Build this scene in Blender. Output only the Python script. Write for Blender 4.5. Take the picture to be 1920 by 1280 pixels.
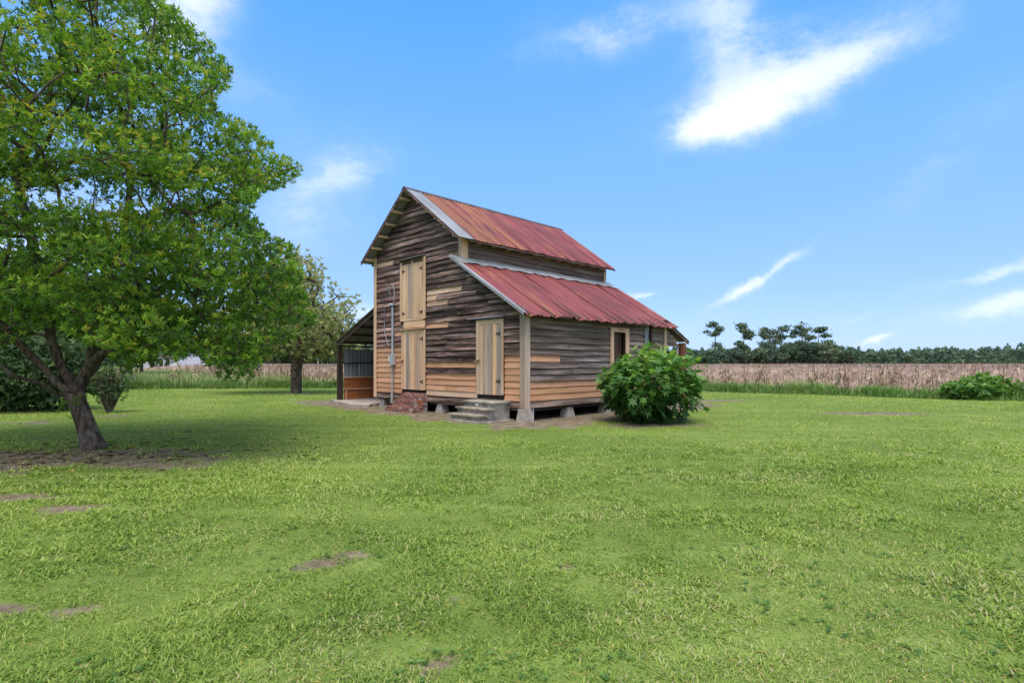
import bpy, math, random
import numpy as np
from mathutils import Vector, Matrix
for o in list(bpy.data.objects): bpy.data.objects.remove(o)
S = bpy.context.scene
COL = S.collection
R = np.random.default_rng(11)
rnd = random.Random(5)
rad = math.radians
EYE = 1.5
FP = 1025.0          # focal length of the photograph in its own pixels
HY = 681.0           # horizon row

# ------------------------------------------------------------------ camera
cam_d = bpy.data.cameras.new('camera'); cam = bpy.data.objects.new('camera', cam_d); COL.objects.link(cam)
cam.location = (0, 0, EYE); cam.rotation_euler = (rad(90), 0, 0)
cam_d.sensor_width = 36; cam_d.lens = 36 * FP / 1920; cam_d.shift_y = (HY - 640) / 1920
cam_d.clip_start = .1; cam_d.clip_end = 3000
S.camera = cam

# ------------------------------------------------------------------ exposure
S.view_settings.view_transform = 'Standard'; S.view_settings.look = 'None'
S.view_settings.gamma = 1; S.view_settings.use_curve_mapping = False
S.view_settings.exposure = 0.74

# ------------------------------------------------------------------ node helper
class NT:
    def __init__(s, nt):
        s.nt = nt; s.n = nt.nodes; s.l = nt.links
    def new(s, t, **kw):
        x = s.n.new(t)
        for k, v in kw.items(): setattr(x, k, v)
        return x
    def put(s, sock, v):
        if hasattr(v, 'is_linked') or isinstance(v, bpy.types.NodeSocket): s.l.new(v, sock)
        else:
            if isinstance(v, (tuple, list)) and len(v) == 3 and sock.type == 'RGBA': v = (*v, 1)
            sock.default_value = v
    def m(s, op, a, b=None, c=None, clamp=False):
        x = s.new('ShaderNodeMath', operation=op, use_clamp=clamp)
        s.put(x.inputs[0], a)
        if b is not None: s.put(x.inputs[1], b)
        if c is not None: s.put(x.inputs[2], c)
        return x.outputs[0]
    def vm(s, op, a, b=None, out=0):
        x = s.new('ShaderNodeVectorMath', operation=op)
        s.put(x.inputs[0], a)
        if b is not None: s.put(x.inputs[1], b)
        return x.outputs[out]
    def noise(s, vec, scale, detail=3, rough=.55, dist=0, out=0):
        x = s.new('ShaderNodeTexNoise'); s.put(x.inputs['Vector'], vec)
        x.inputs['Scale'].default_value = scale; x.inputs['Detail'].default_value = detail
        x.inputs['Roughness'].default_value = rough; x.inputs['Distortion'].default_value = dist
        return x.outputs[out]
    def ramp(s, f, stops):
        x = s.new('ShaderNodeValToRGB'); s.put(x.inputs[0], f)
        e = x.color_ramp.elements
        while len(e) < len(stops): e.new(.5)
        for k, (p, c) in enumerate(stops):
            e[k].position = p; e[k].color = (*c, 1) if len(c) == 3 else c
        return x.outputs[0]
    def step(s, f, a, b):
        x = s.new('ShaderNodeMapRange', interpolation_type='SMOOTHSTEP')
        s.put(x.inputs[0], f); x.inputs[1].default_value = a; x.inputs[2].default_value = b
        return x.outputs[0]
    def mix(s, f, a, b, bt='MIX'):
        x = s.new('ShaderNodeMix', data_type='RGBA', blend_type=bt)
        s.put(x.inputs[0], f); s.put(x.inputs[6], a); s.put(x.inputs[7], b)
        return x.outputs[2]
    def map(s, vec, scale=(1, 1, 1), rot=(0, 0, 0), loc=(0, 0, 0)):
        x = s.new('ShaderNodeMapping'); s.put(x.inputs[0], vec)
        x.inputs['Scale'].default_value = scale; x.inputs['Rotation'].default_value = rot; x.inputs['Location'].default_value = loc
        return x.outputs[0]
    def attr(s, name, out='Fac'):
        x = s.new('ShaderNodeAttribute', attribute_name=name); return x.outputs[out]

# ------------------------------------------------------------------ world: sky texture with wispy clouds
SUN_EL, SUN_AZ = 68, 184     # azimuth the sun stands at, degrees clockwise from +Y (almost overhead behind thin high cloud)
W = bpy.data.worlds.new('World'); S.world = W; W.use_nodes = True
W.node_tree.nodes.clear(); g = NT(W.node_tree)
sky = g.new('ShaderNodeTexSky', sky_type='NISHITA', sun_disc=False, sun_elevation=rad(SUN_EL), sun_rotation=rad(SUN_AZ),
            altitude=50, air_density=1.0, dust_density=.7, ozone_density=2.0)
hs = g.new('ShaderNodeHueSaturation'); g.put(hs.inputs['Color'], sky.outputs[0]); hs.inputs['Saturation'].default_value = 1.12; hs.inputs['Value'].default_value = 1.0
hs.inputs['Hue'].default_value = .503
tc = g.new('ShaderNodeTexCoord').outputs['Generated']
sp = g.new('ShaderNodeSeparateXYZ'); g.put(sp.inputs[0], tc)
az = g.m('ARCTAN2', sp.outputs[0], sp.outputs[1]); el = g.m('ARCSINE', sp.outputs[2])
cb = g.new('ShaderNodeCombineXYZ'); g.put(cb.inputs[0], az); g.put(cb.inputs[1], el)
uv = cb.outputs[0]
wv = g.vm('SCALE', g.vm('SUBTRACT', g.noise(uv, 3.2, 4, .6, out=1), (.5, .5, .5))); wv.node.inputs[3].default_value = .11
uvw = g.vm('ADD', uv, wv)
wv2 = g.vm('SCALE', g.vm('SUBTRACT', g.noise(uv, 11, 4, .6, out=1), (.5, .5, .5))); wv2.node.inputs[3].default_value = .06
uvs = g.vm('ADD', uv, wv2)
def blob(azd, eld, rot, sx, sy, amp, src=None):   # centre (deg), tilt (deg), half sizes (deg)
    v = g.map(src or uvw, rot=(0, 0, rad(-rot)), loc=(0, 0, 0))
    a, e = rad(azd), rad(eld); cx = a * math.cos(rad(-rot)) - e * math.sin(rad(-rot)); cy = a * math.sin(rad(-rot)) + e * math.cos(rad(-rot))
    d = g.vm('MULTIPLY', g.vm('SUBTRACT', v, (cx, cy, 0)), (1 / rad(sx), 1 / rad(sy), 0))
    l = g.vm('DOT_PRODUCT', d, d, 1)
    return g.m('MULTIPLY', g.m('POWER', 2.718, g.m('MULTIPLY', l, -1)), amp)
blobs = [(-30, 31, 60, 8, 3.6, 1.0), (-18, 17.5, 25, 7, 3.0, .7), (-26, 24, -20, 6, 2, .3), (22.3, 22.6, 4, 5.8, 2.0, .95, 's'), (22.3, 22.9, 4, 9.5, 3.6, .45), (20.5, 30, 95, 6, 3.6, .6), (19, 21.5, 10, 3, 1.3, .4),
         (32, 25.3, 10, 8.5, 2.0, .62, 's'), (28, 27.5, 0, 8, 3.5, .45), (10, 31, 8, 9, 2.2, .6), (24, 8.0, 33, 5.0, .55, .9, 's'), (21.8, 6.0, 30, 6, 1.6, .25),
         (43, 4.6, 8, 6, 1.2, .95, 's'), (42, 7.2, 6, 5, .6, .8, 's'), (33.5, 1.9, 20, 1.6, .35, .9, 's'), (13, 6.7, 3, 1.8, .4, .9, 's'),
         (32, 4.2, 15, 2, .4, .4, 's'), (-14, 5.5, 10, 3.5, 1.6, .7), (-22, 12, 5, 10, 2, .3), (38, 16, 40, 12, 3, .3), (-44, 8, 0, 10, 6, .8),
         (-75, 25, 30, 20, 6, .8), (80, 30, -20, 18, 5, .8), (150, 35, 10, 24, 7, .8), (-130, 40, 0, 26, 8, .8), (110, 15, 5, 20, 4, .7), (180, 12, 0, 25, 4, .7)]
acc = None
for b in blobs:
    r_ = blob(*b[:6], src=uvs if len(b) > 6 else None)
    acc = r_ if acc is None else g.m('ADD', acc, r_)
fib = g.m('ADD', g.m('MULTIPLY', g.noise(g.map(uvw, rot=(0, 0, rad(-18)), scale=(4, 14, 1)), 1.8, 9, .7), .5), g.m('MULTIPLY', g.noise(uvs, 9, 9, .7), .5))
veil = g.step(g.noise(uvw, 1.3, 5, .55), .38, .8)
ero = g.step(g.m('ADD', fib, g.m('MULTIPLY', acc, .16)), .44, .72)
dens = g.m('ADD', g.m('MULTIPLY', acc, g.m('ADD', g.m('MULTIPLY', ero, .75), .30)), g.m('MULTIPLY', veil, .28))
dens = g.m('MULTIPLY', g.step(dens, .0, 1.5), .86)
up = g.step(sp.outputs[2], -.02, .0)
# the photograph's azure: the Nishita sky graded towards a clear-day gradient over elevation
grad = g.ramp(sp.outputs[2], [(0, (2.25, 3.35, 5.5)), (.12, (1.55, 2.8, 5.7)), (.35, (1.0, 2.55, 5.6)), (.62, (.32, 1.95, 5.4)), (1, (.5, 1.9, 5.0))])
base_ = g.mix(.8, hs.outputs[0], grad)
ov = g.m('MULTIPLY', g.step(g.m('SUBTRACT', sp.outputs[2], g.m('MULTIPLY', sp.outputs[1], .6)), .1, .75), g.m('ADD', .45, g.m('MULTIPLY', veil, .4)))
dens = g.m('MAXIMUM', dens, ov)
skyc = g.mix(g.m('MULTIPLY', dens, up), base_, (5.3, 5.5, 6.1))
bg = g.new('ShaderNodeBackground'); g.put(bg.inputs[0], skyc); bg.inputs[1].default_value = .132
wo = g.new('ShaderNodeOutputWorld'); g.l.new(bg.outputs[0], wo.inputs[0])

# ------------------------------------------------------------------ sun
sd = bpy.data.lights.new('sun', 'SUN'); sd.energy = 2.15; sd.angle = rad(46); sd.color = (1, .935, .86)
sun = bpy.data.objects.new('sun', sd); COL.objects.link(sun)
a = rad(SUN_AZ); e = rad(SUN_EL)
sdir = Vector((math.sin(a) * math.cos(e), math.cos(a) * math.cos(e), math.sin(e)))
sun.rotation_euler = sdir.to_track_quat('Z', 'Y').to_euler()
sun.location = (0, 0, 40)

# ------------------------------------------------------------------ object helpers
def link(name, me, mat=None, parent=None, color=None):
    o = bpy.data.objects.new(name, me); COL.objects.link(o)
    if mat is not None:
        me.materials.append(mat)
    if parent is not None: o.parent = parent
    if color is not None: o.color = (*color, 1)
    return o
def tag(o, label=None, cat=None, group=None, kind=None):
    if label: o['label'] = label
    if cat: o['category'] = cat
    if group: o['group'] = group
    if kind: o['kind'] = kind
    return o
def empty(name, loc=(0, 0, 0), rz=0, **kw):
    o = bpy.data.objects.new(name, None); COL.objects.link(o); o.location = loc; o.rotation_euler = (0, 0, rz)
    o.empty_display_size = .2
    return tag(o, **kw)
def pmesh(name, V, Fc, mat, parent=None, color=None, grain=None, smooth=False):
    me = bpy.data.meshes.new(name); me.from_pydata([tuple(v) for v in V], [], [tuple(f) for f in Fc])
    if grain is not None:
        a = me.attributes.new('grain', 'FLOAT_VECTOR', 'POINT'); a.data.foreach_set('vector', np.asarray(grain, dtype=np.float32).ravel())
    if smooth: me.shade_smooth()
    me.update()
    return link(name, me, mat, parent, color)
def big(name, V, T, mat, parent=None, tint=None, smooth=False):
    V = np.asarray(V, dtype=np.float32); T = np.asarray(T, dtype=np.int32)
    me = bpy.data.meshes.new(name); me.vertices.add(len(V)); me.vertices.foreach_set('co', V.ravel())
    k = T.shape[1]
    me.loops.add(T.size); me.loops.foreach_set('vertex_index', T.ravel())
    me.polygons.add(len(T)); me.polygons.foreach_set('loop_start', np.arange(0, T.size, k, dtype=np.int32))
    if tint is not None:
        a = me.attributes.new('tint', 'FLOAT', 'POINT'); a.data.foreach_set('value', np.asarray(tint, dtype=np.float32))
    me.update(calc_edges=True)
    if smooth: me.shade_smooth()
    return link(name, me, mat, parent)

class Geo:       # gathers boxes, prisms and tubes for one part
    def __init__(s): s.V = []; s.F = []; s.G = []
    def add(s, V, Fc, ax=None):
        n = len(s.V); V = [Vector(v) for v in V]
        if ax is None:
            d = [max(v[i] for v in V) - min(v[i] for v in V) for i in range(3)]; ax = d.index(max(d))
        o1, o2 = [(1, 2), (0, 2), (0, 1)][ax]; sd_ = rnd.random() * 40
        for v in V: s.V.append(v); s.G.append((v[ax] + sd_, v[o1] + sd_ * .7, v[o2] + sd_ * .3))
        s.F += [tuple(i + n for i in f) for f in Fc]
    def box(s, x0, x1, y0, y1, z0, z1, ax=None, j=0):
        V = [(x, y, z) for x in (x0, x1) for y in (y0, y1) for z in (z0, z1)]
        if j: V = [(x + rnd.uniform(-j, j), y + rnd.uniform(-j, j), z + rnd.uniform(-j, j)) for x, y, z in V]
        s.add(V, [(0, 1, 3, 2), (4, 6, 7, 5), (0, 4, 5, 1), (2, 3, 7, 6), (0, 2, 6, 4), (1, 5, 7, 3)], ax)
    def prism(s, A, B):     # two matching outlines
        n = len(A); s.add(list(A) + list(B), [tuple(range(n))[::-1], tuple(range(n, 2 * n))] + [(i, (i + 1) % n, n + (i + 1) % n, n + i) for i in range(n)])
    def tube(s, pts, rr, k=8):
        pts = [Vector(p) for p in pts]; V = []; Fc = []
        for i, p in enumerate(pts):
            d = (pts[min(i + 1, len(pts) - 1)] - pts[max(i - 1, 0)]).normalized()
            u = d.orthogonal() if i == 0 else (u - d * u.dot(d)); u.normalize(); w = d.cross(u)
            r = rr[i] if isinstance(rr, (list, tuple)) else rr
            for q in range(k):
                a = 2 * math.pi * q / k; V.append(p + (u * math.cos(a) + w * math.sin(a)) * r)
        for i in range(len(pts) - 1):
            for q in range(k):
                Fc.append((i * k + q, i * k + (q + 1) % k, (i + 1) * k + (q + 1) % k, (i + 1) * k + q))
        Fc += [tuple(range(k))[::-1], tuple(range((len(pts) - 1) * k, len(pts) * k))]
        s.add(V, Fc)
    def out(s, name, mat, parent=None, color=None, smooth=False):
        return pmesh(name, s.V, s.F, mat, parent, color, s.G, smooth)

# value noise in numpy
_L = R.random((256, 256))
def vn(x, y):
    xi = np.floor(x).astype(int); yi = np.floor(y).astype(int); fx = x - xi; fy = y - yi
    fx = fx * fx * (3 - 2 * fx); fy = fy * fy * (3 - 2 * fy)
    g_ = lambda i, j: _L[i & 255, j & 255]
    return (g_(xi, yi) * (1 - fx) + g_(xi + 1, yi) * fx) * (1 - fy) + (g_(xi, yi + 1) * (1 - fx) + g_(xi + 1, yi + 1) * fx) * fy
def fbm(x, y, o=4):
    t = 0; a = .5; s_ = 0
    for k in range(o): t = t + a * vn(x + 17.3 * k, y + 9.1 * k); s_ += a; a *= .5; x = x * 2.03; y = y * 2.03
    return t / s_

# ------------------------------------------------------------------ materials
def mat(name):
    m = bpy.data.materials.new(name); m.use_nodes = True; m.node_tree.nodes.clear(); g = NT(m.node_tree)
    b = g.new('ShaderNodeBsdfPrincipled'); o = g.new('ShaderNodeOutputMaterial'); g.l.new(b.outputs[0], o.inputs[0])
    return m, g, b, o
def bump(g, b, h, strength=.5, dist=.01):
    x = g.new('ShaderNodeBump'); g.put(x.inputs['Height'], h); x.inputs['Strength'].default_value = strength; x.inputs['Distance'].default_value = dist
    g.l.new(x.outputs[0], b.inputs['Normal'])
def spec(b, r, s=.3, met=0):
    b.inputs['Roughness'].default_value = r; b.inputs['Specular IOR Level'].default_value = s; b.inputs['Metallic'].default_value = met

def wood(name, stops, scar=None, scar_at=.68, grain=1.0, bstr=.5, rough=.85):
    m, g, b, o = mat(name)
    v = g.attr('grain', 'Vector')
    fine = g.noise(g.map(v, scale=(.7, 24, 24)), 1.0, 6, .72, .2)
    wide = g.noise(g.map(v, scale=(.55, 7, 7)), 1.0, 4, .6, .35)
    f = g.m('ADD', g.m('MULTIPLY', fine, .55 * grain), g.m('MULTIPLY', wide, 1 - .55 * grain))
    c = g.ramp(f, stops)
    oi = g.new('ShaderNodeObjectInfo')
    c = g.mix(1, c, oi.outputs['Color'], 'MULTIPLY')
    if scar:
        sc = g.noise(g.map(v, scale=(1.5, 9, 9)), 1.0, 3, .5, .8)
        c = g.mix(g.step(sc, scar_at, scar_at + .05), c, scar)
    kn = g.new('ShaderNodeTexVoronoi'); g.put(kn.inputs['Vector'], g.map(v, scale=(1.2, 5, 5))); kn.inputs['Scale'].default_value = 1
    c = g.mix(g.m('MULTIPLY', g.m('SUBTRACT', 1, g.step(kn.outputs[0], .04, .1)), .6), c, (.05, .03, .02))
    g.put(b.inputs['Base Color'], c); spec(b, rough, .2)
    bump(g, b, f, bstr, .012)
    return m
OLD = wood('weathered_dark_board', [(.36, (.020, .012, .009)), (.45, (.058, .040, .034)), (.52, (.145, .106, .092)), (.59, (.34, .26, .225)), (.70, (.58, .47, .42))], scar=(.48, .22, .08), scar_at=.69, bstr=.9)
GREY = wood('weathered_grey_board', [(.36, (.066, .047, .038)), (.5, (.19, .143, .118)), (.62, (.41, .325, .275))], scar=(.45, .25, .12), scar_at=.71, bstr=.7)
NEW = wood('new_pine_board', [(.28, (.38, .17, .085)), (.5, (.62, .33, .19)), (.72, (.72, .46, .30))], grain=.7, bstr=.15, rough=.7)
TAN = wood('bleached_plank', [(.34, (.31, .195, .13)), (.44, (.60, .41, .285)), (.54, (.70, .50, .36)), (.68, (.80, .62, .47))], grain=.7, bstr=.25, rough=.75)
BROWN = wood('dark_post_wood', [(.3, (.012, .009, .008)), (.5, (.05, .035, .028)), (.72, (.13, .095, .075))])
ORNG = wood('orange_plywood', [(.3, (.22, .065, .022)), (.5, (.33, .11, .04)), (.72, (.42, .17, .07))], grain=.4, bstr=.15)

def mpaint(name, stops, rust=None, galv=False):
    m, g, b, o = mat(name)
    tcx = g.new('ShaderNodeTexCoord').outputs['Object']
    n1 = g.noise(g.map(tcx, scale=(9, .55, .55)), 1.0, 5, .6, .3)
    n2 = g.noise(tcx, 1.1, 3, .5)
    f = g.m('ADD', g.m('MULTIPLY', n1, .6), g.m('MULTIPLY', n2, .4))
    c = g.ramp(f, stops)
    if rust:
        sep = g.new('ShaderNodeSeparateXYZ'); g.put(sep.inputs[0], tcx)
        n3 = g.noise(g.map(tcx, scale=(5, .5, .5)), 1.0, 5, .65, .4)
        near = g.m('SUBTRACT', 1, g.step(sep.outputs[0], .1, 4.6))
        up_ = g.step(sep.outputs[2], 4.6, 5.2)
        th = g.m('ADD', n3, g.m('MULTIPLY', near, g.m('ADD', .02, g.m('MULTIPLY', up_, .20))))
        c = g.mix(g.m('MULTIPLY', g.step(th, .56, .68), .75), c, rust)
        far_ = g.step(sep.outputs[0], 4.6, 6.6)
        n5 = g.noise(g.map(tcx, scale=(7, .8, .8), loc=(3, 1, 2)), 1.0, 5, .6, .2)
        low_ = g.m('SUBTRACT', 1, g.step(sep.outputs[2], 3.0, 3.9))
        c = g.mix(g.m('MULTIPLY', g.step(n5, .55, .66), g.m('MULTIPLY', far_, g.m('MULTIPLY', low_, .6))), c, (.48, .33, .28))
    oi = g.new('ShaderNodeObjectInfo'); c = g.mix(1, c, oi.outputs['Color'], 'MULTIPLY')
    g.put(b.inputs['Base Color'], c)
    spec(b, .55 if not galv else .6, .4 if not galv else .3, .0 if not galv else .08)
    n4 = g.noise(tcx, 5, 3)
    bump(g, b, n4, .25, .02)
    return m
RED = mpaint('faded_red_metal', [(.34, (.11, .020, .022)), (.45, (.17, .030, .031)), (.56, (.215, .043, .042)), (.66, (.25, .062, .056)), (.80, (.36, .18, .15))], rust=(.33, .12, .04))
GALV = mpaint('galvanised_metal', [(.3, (.20, .20, .205)), (.5, (.28, .28, .28)), (.7, (.38, .375, .37))], galv=True)
SHEET = mpaint('dull_grey_sheet', [(.3, (.13, .14, .15)), (.5, (.2, .21, .225)), (.7, (.3, .31, .32))], galv=True)

def plain(name, c1, c2, sc=6, r=.8, s=.3, bs=.3, met=0, stain=None):
    m, g, b, o = mat(name)
    tcx = g.new('ShaderNodeTexCoord').outputs['Object']
    n = g.noise(tcx, sc, 6, .65)
    c = g.mix(g.step(n, .3, .7), c1, c2)
    if stain: c = g.mix(g.step(g.noise(tcx, sc * .3, 5, .6), .5, .65), c, stain)
    oi = g.new('ShaderNodeObjectInfo'); c = g.mix(1, c, oi.outputs['Color'], 'MULTIPLY')
    g.put(b.inputs['Base Color'], c); spec(b, r, s, met); bump(g, b, n, bs, .01)
    return m
CONC = plain('weathered_concrete', (.27, .235, .20), (.47, .415, .36), 5, .9, .2, .4, stain=(.2, .19, .17))
BRICKM = plain('old_red_brick', (.20, .085, .065), (.38, .19, .15), 9, .95, .1, .8, stain=(.46, .38, .34))
MORTAR = plain('crumbling_mortar', (.3, .27, .24), (.5, .46, .42), 20, .95, .1, .8)
METAL = plain('painted_grey_metal', (.38, .41, .43), (.5, .52, .54), 4, .5, .4, .05)
BLACK = plain('black_iron', (.015, .015, .015), (.03, .03, .03), 10, .6, .4, .1)
WIRE = plain('cable_sheath', (.35, .34, .36), (.45, .44, .46), 10, .6, .4, .05)
WHITE = plain('white_paint', (.7, .7, .7), (.8, .8, .8), 3, .6, .3, .05)
YEL = plain('yellow_plastic', (.7, .5, .05), (.75, .55, .08), 3, .5, .3, .05)
ROOFG = plain('grey_shingle', (.12, .12, .13), (.18, .18, .19), 8)
GLASS = plain('dark_window_glass', (.02, .025, .03), (.03, .035, .04), 2, .1, .6, 0)

def leafmat(name, stops, trans=.35, r=.5, s=.35, tr_gain=(1.3, 1.45, .7)):
    m, g, b, o = mat(name)
    c = g.ramp(g.attr('tint'), stops)
    g.put(b.inputs['Base Color'], c); spec(b, r, s)
    t = g.new('ShaderNodeBsdfTranslucent'); g.put(t.inputs[0], g.mix(1, c, tr_gain, 'MULTIPLY'))
    mx = g.new('ShaderNodeMixShader'); mx.inputs[0].default_value = trans
    g.l.new(b.outputs[0], mx.inputs[1]); g.l.new(t.outputs[0], mx.inputs[2]); g.l.new(mx.outputs[0], o.inputs[0])
    return m
LEAF_A = leafmat('bright_tree_leaf', [(0, (.03, .065, .018)), (.40, (.075, .165, .026)), (.72, (.19, .34, .035)), (.97, (.36, .50, .05)), (1, (.5, .38, .06))])
LEAF_B = leafmat('olive_tree_leaf', [(0, (.15, .18, .07)), (.45, (.38, .40, .18)), (.8, (.55, .51, .28)), (1, (.55, .43, .28))])
LEAF_F = leafmat('fig_leaf', [(0, (.025, .06, .018)), (.45, (.075, .18, .035)), (.8, (.18, .34, .055)), (1, (.33, .46, .09))], trans=.35, r=.5, s=.35)
LEAF_D = leafmat('dark_evergreen_leaf', [(0, (.02, .045, .015)), (.6, (.065, .12, .04)), (1, (.17, .24, .09))], trans=.2, r=.6, s=.25)
LEAF_W = leafmat('distant_wood_leaf', [(0, (.05, .085, .06)), (.5, (.115, .175, .11)), (1, (.22, .27, .15))], trans=.15, r=.8, s=.1)
LEAF_V = leafmat('vine_leaf', [(0, (.05, .11, .03)), (.5, (.1, .22, .04)), (1, (.22, .36, .07))])
GRASS = leafmat('lawn_blade', [(0, (.095, .145, .035)), (.3, (.165, .255, .048)), (.6, (.265, .37, .07)), (.85, (.39, .47, .11)), (.93, (.48, .46, .19)), (1, (.52, .42, .28))], trans=.3, r=.75, s=.08, tr_gain=(1.2, 1.35, .6))
WEED = leafmat('field_edge_weed', [(0, (.06, .13, .03)), (.4, (.12, .24, .045)), (.75, (.26, .36, .10)), (1, (.50, .42, .25))], trans=.25, r=.6)
CORN = leafmat('dry_corn_leaf', [(0, (.08, .048, .032)), (.35, (.27, .18, .12)), (.7, (.47, .345, .25)), (.93, (.62, .50, .37)), (1, (.3, .34, .1))], trans=.2, r=.8, s=.1, tr_gain=(1.1, 1, .8))
DEAD = leafmat('fallen_leaf', [(0, (.12, .07, .03)), (.5, (.4, .25, .08)), (1, (.65, .5, .12))], trans=.1, r=.8)

def bark(name, c1, c2, sc=1):
    m, g, b, o = mat(name)
    tcx = g.new('ShaderNodeTexCoord').outputs['Object']
    n = g.noise(g.map(tcx, scale=(16 * sc, 16 * sc, 3.5 * sc)), 1.0, 6, .65, .5)
    n2 = g.noise(tcx, 2.4, 4, .6)
    c = g.mix(g.step(n, .35, .68), c1, c2)
    c = g.mix(g.m('MULTIPLY', g.step(n2, .52, .66), .55), c, (.2, .2, .165))
    g.put(b.inputs['Base Color'], c); spec(b, .9, .15); bump(g, b, n, .8, .03)
    return m
BARK = bark('rough_tree_bark', (.045, .032, .024), (.20, .15, .115))
BARKP = bark('pale_pine_bark', (.14, .11, .09), (.32, .27, .23), .3)

# ------------------------------------------------------------------ leaf and blade builders
def norm(v): return v / np.maximum(np.linalg.norm(v, axis=-1, keepdims=True), 1e-9)
def rdir(n, up=0.0, flat=1.0):
    v = R.normal(size=(n, 3)); v[:, 2] *= flat; v = norm(v); v[:, 2] += up; return norm(v)
def leaves(P, D, N, L, Wd, fold=.18, droop=.18):
    n = len(P); D = norm(D); Sd = norm(np.cross(D, N)); N = norm(np.cross(Sd, D))
    L = L[:, None]; Wd = Wd[:, None]
    base = P; mid = P + D * L * .52 - N * L * fold * .3; tip = P + D * L - N * L * droop
    a = P + D * L * .45 + Sd * Wd * .5 + N * Wd * fold; b = P + D * L * .45 - Sd * Wd * .5 + N * Wd * fold
    V = np.stack([base, a, tip, b, mid], 1).reshape(-1, 3)
    T = np.array([[0, 1, 4], [1, 2, 4], [0, 4, 3], [4, 2, 3]])
    F_ = (T[None] + 5 * np.arange(n)[:, None, None]).reshape(-1, 3)
    return V, F_
def leaves2(P, D, N, L, Wd, fold=.22, droop=.18):
    n = len(P); D = norm(D); Sd = norm(np.cross(D, N)); N = norm(np.cross(Sd, D)); L = L[:, None]; Wd = Wd[:, None]
    a = P + D * L * .48 + Sd * Wd * .5 + N * Wd * fold; b = P + D * L * .48 - Sd * Wd * .5 + N * Wd * fold
    V = np.stack([P, a, P + D * L - N * L * droop, b], 1).reshape(-1, 3)
    return V, (np.array([[0, 1, 2], [0, 2, 3]])[None] + 4 * np.arange(n)[:, None, None]).reshape(-1, 3)
def blades(P, ang, lean, L, Wd, curl=.5):
    n = len(P); d = np.stack([np.cos(ang), np.sin(ang), 0 * ang], 1); s_ = np.stack([-np.sin(ang), np.cos(ang), 0 * ang], 1)
    up_ = np.array([0, 0, 1.0])
    c1, s1 = np.cos(lean)[:, None], np.sin(lean)[:, None]; l2 = np.minimum(lean + curl, 2.0); c2, s2 = np.cos(l2)[:, None], np.sin(l2)[:, None]
    L = L[:, None]; w = Wd[:, None] * .5
    m_ = P + (d * s1 + up_ * c1) * L * .5; t = m_ + (d * s2 + up_ * c2) * L * .5
    V = np.stack([P - s_ * w * .7, P + s_ * w * .7, m_ - s_ * w, m_ + s_ * w, t], 1).reshape(-1, 3)
    T = np.array([[0, 1, 3], [0, 3, 2], [2, 3, 4]])
    return V, (T[None] + 5 * np.arange(n)[:, None, None]).reshape(-1, 3)
def join(parts):
    Vs, Fs, Ts = [], [], []; n = 0
    for V, F_, t in parts: Vs.append(V); Fs.append(F_ + n); Ts.append(t); n += len(V)
    return np.concatenate(Vs), np.concatenate(Fs), np.concatenate(Ts)
def scatter(tpls, pos, rot, sc, tint):
    parts = []; k = len(tpls); pick = R.integers(0, k, len(pos))
    for i, (V, F_, t) in enumerate(tpls):
        q = np.where(pick == i)[0]
        if not len(q): continue
        c, s_ = np.cos(rot[q])[:, None], np.sin(rot[q])[:, None]
        x = V[None, :, 0] * c - V[None, :, 1] * s_; y = V[None, :, 0] * s_ + V[None, :, 1] * c; z = np.broadcast_to(V[None, :, 2], x.shape)
        VV = np.stack([x, y, z], 2) * sc[q][:, None, None] + pos[q][:, None, :]
        FF = (F_[None] + len(V) * np.arange(len(q))[:, None, None]).reshape(-1, 3)
        TT = np.clip(t[None] + tint[q][:, None], 0, 1)
        parts.append((VV.reshape(-1, 3), FF, TT.ravel()))
    return join(parts)

# ------------------------------------------------------------------ ground
B0 = Vector((.34, 14.1, 0)); BR = rad(45); K = math.sqrt(.5)
def barn_st(x, y): return ((x - .34) + (y - 14.1)) * K, (-(x - .34) + (y - 14.1)) * K
def gpx(px, py):
    d = EYE * FP / (py - HY); return ((px - 960) / FP * d, d)
DB = []      # bare earth: x, y, rx, ry, strength
for px, py, rx, ry, st in [(50, 860, 3.0, 1.15, 1.4), (190, 864, 1.8, .75, 1.3), (310, 848, 1.4, .5, .85), (120, 950, .55, .3, .85), (200, 960, .35, .2, .6),
                           (1640, 774, 1.5, .55, 1.5), (1310, 750, 2.6, .7, 1.0), (95, 1045, .22, .12, .9), (165, 1062, .2, .12, .8), (598, 1058, .15, .09, 1.2),
                           (660, 1040, .16, .07, 1.1), (10, 1135, .28, .1, 1.0), (130, 1140, .25, .08, .8), (1215, 796, 1.2, .55, 1.1), (860, 1130, .3, .14, .6),
                           (100, 708, 8, 1.2, 0), (560, 737, .9, .5, 1.2), (860, 1160, .3, .08, .6), (205, 778, 1.0, .35, 1.1), (30, 930, .9, .25, .8), (1060, 1060, .2, .1, .6), (820, 1240, .2, .08, .8), (60, 792, 1.6, .6, .6)]:
    x, y = gpx(px, py); DB.append((x, y, rx, ry, st))
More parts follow.
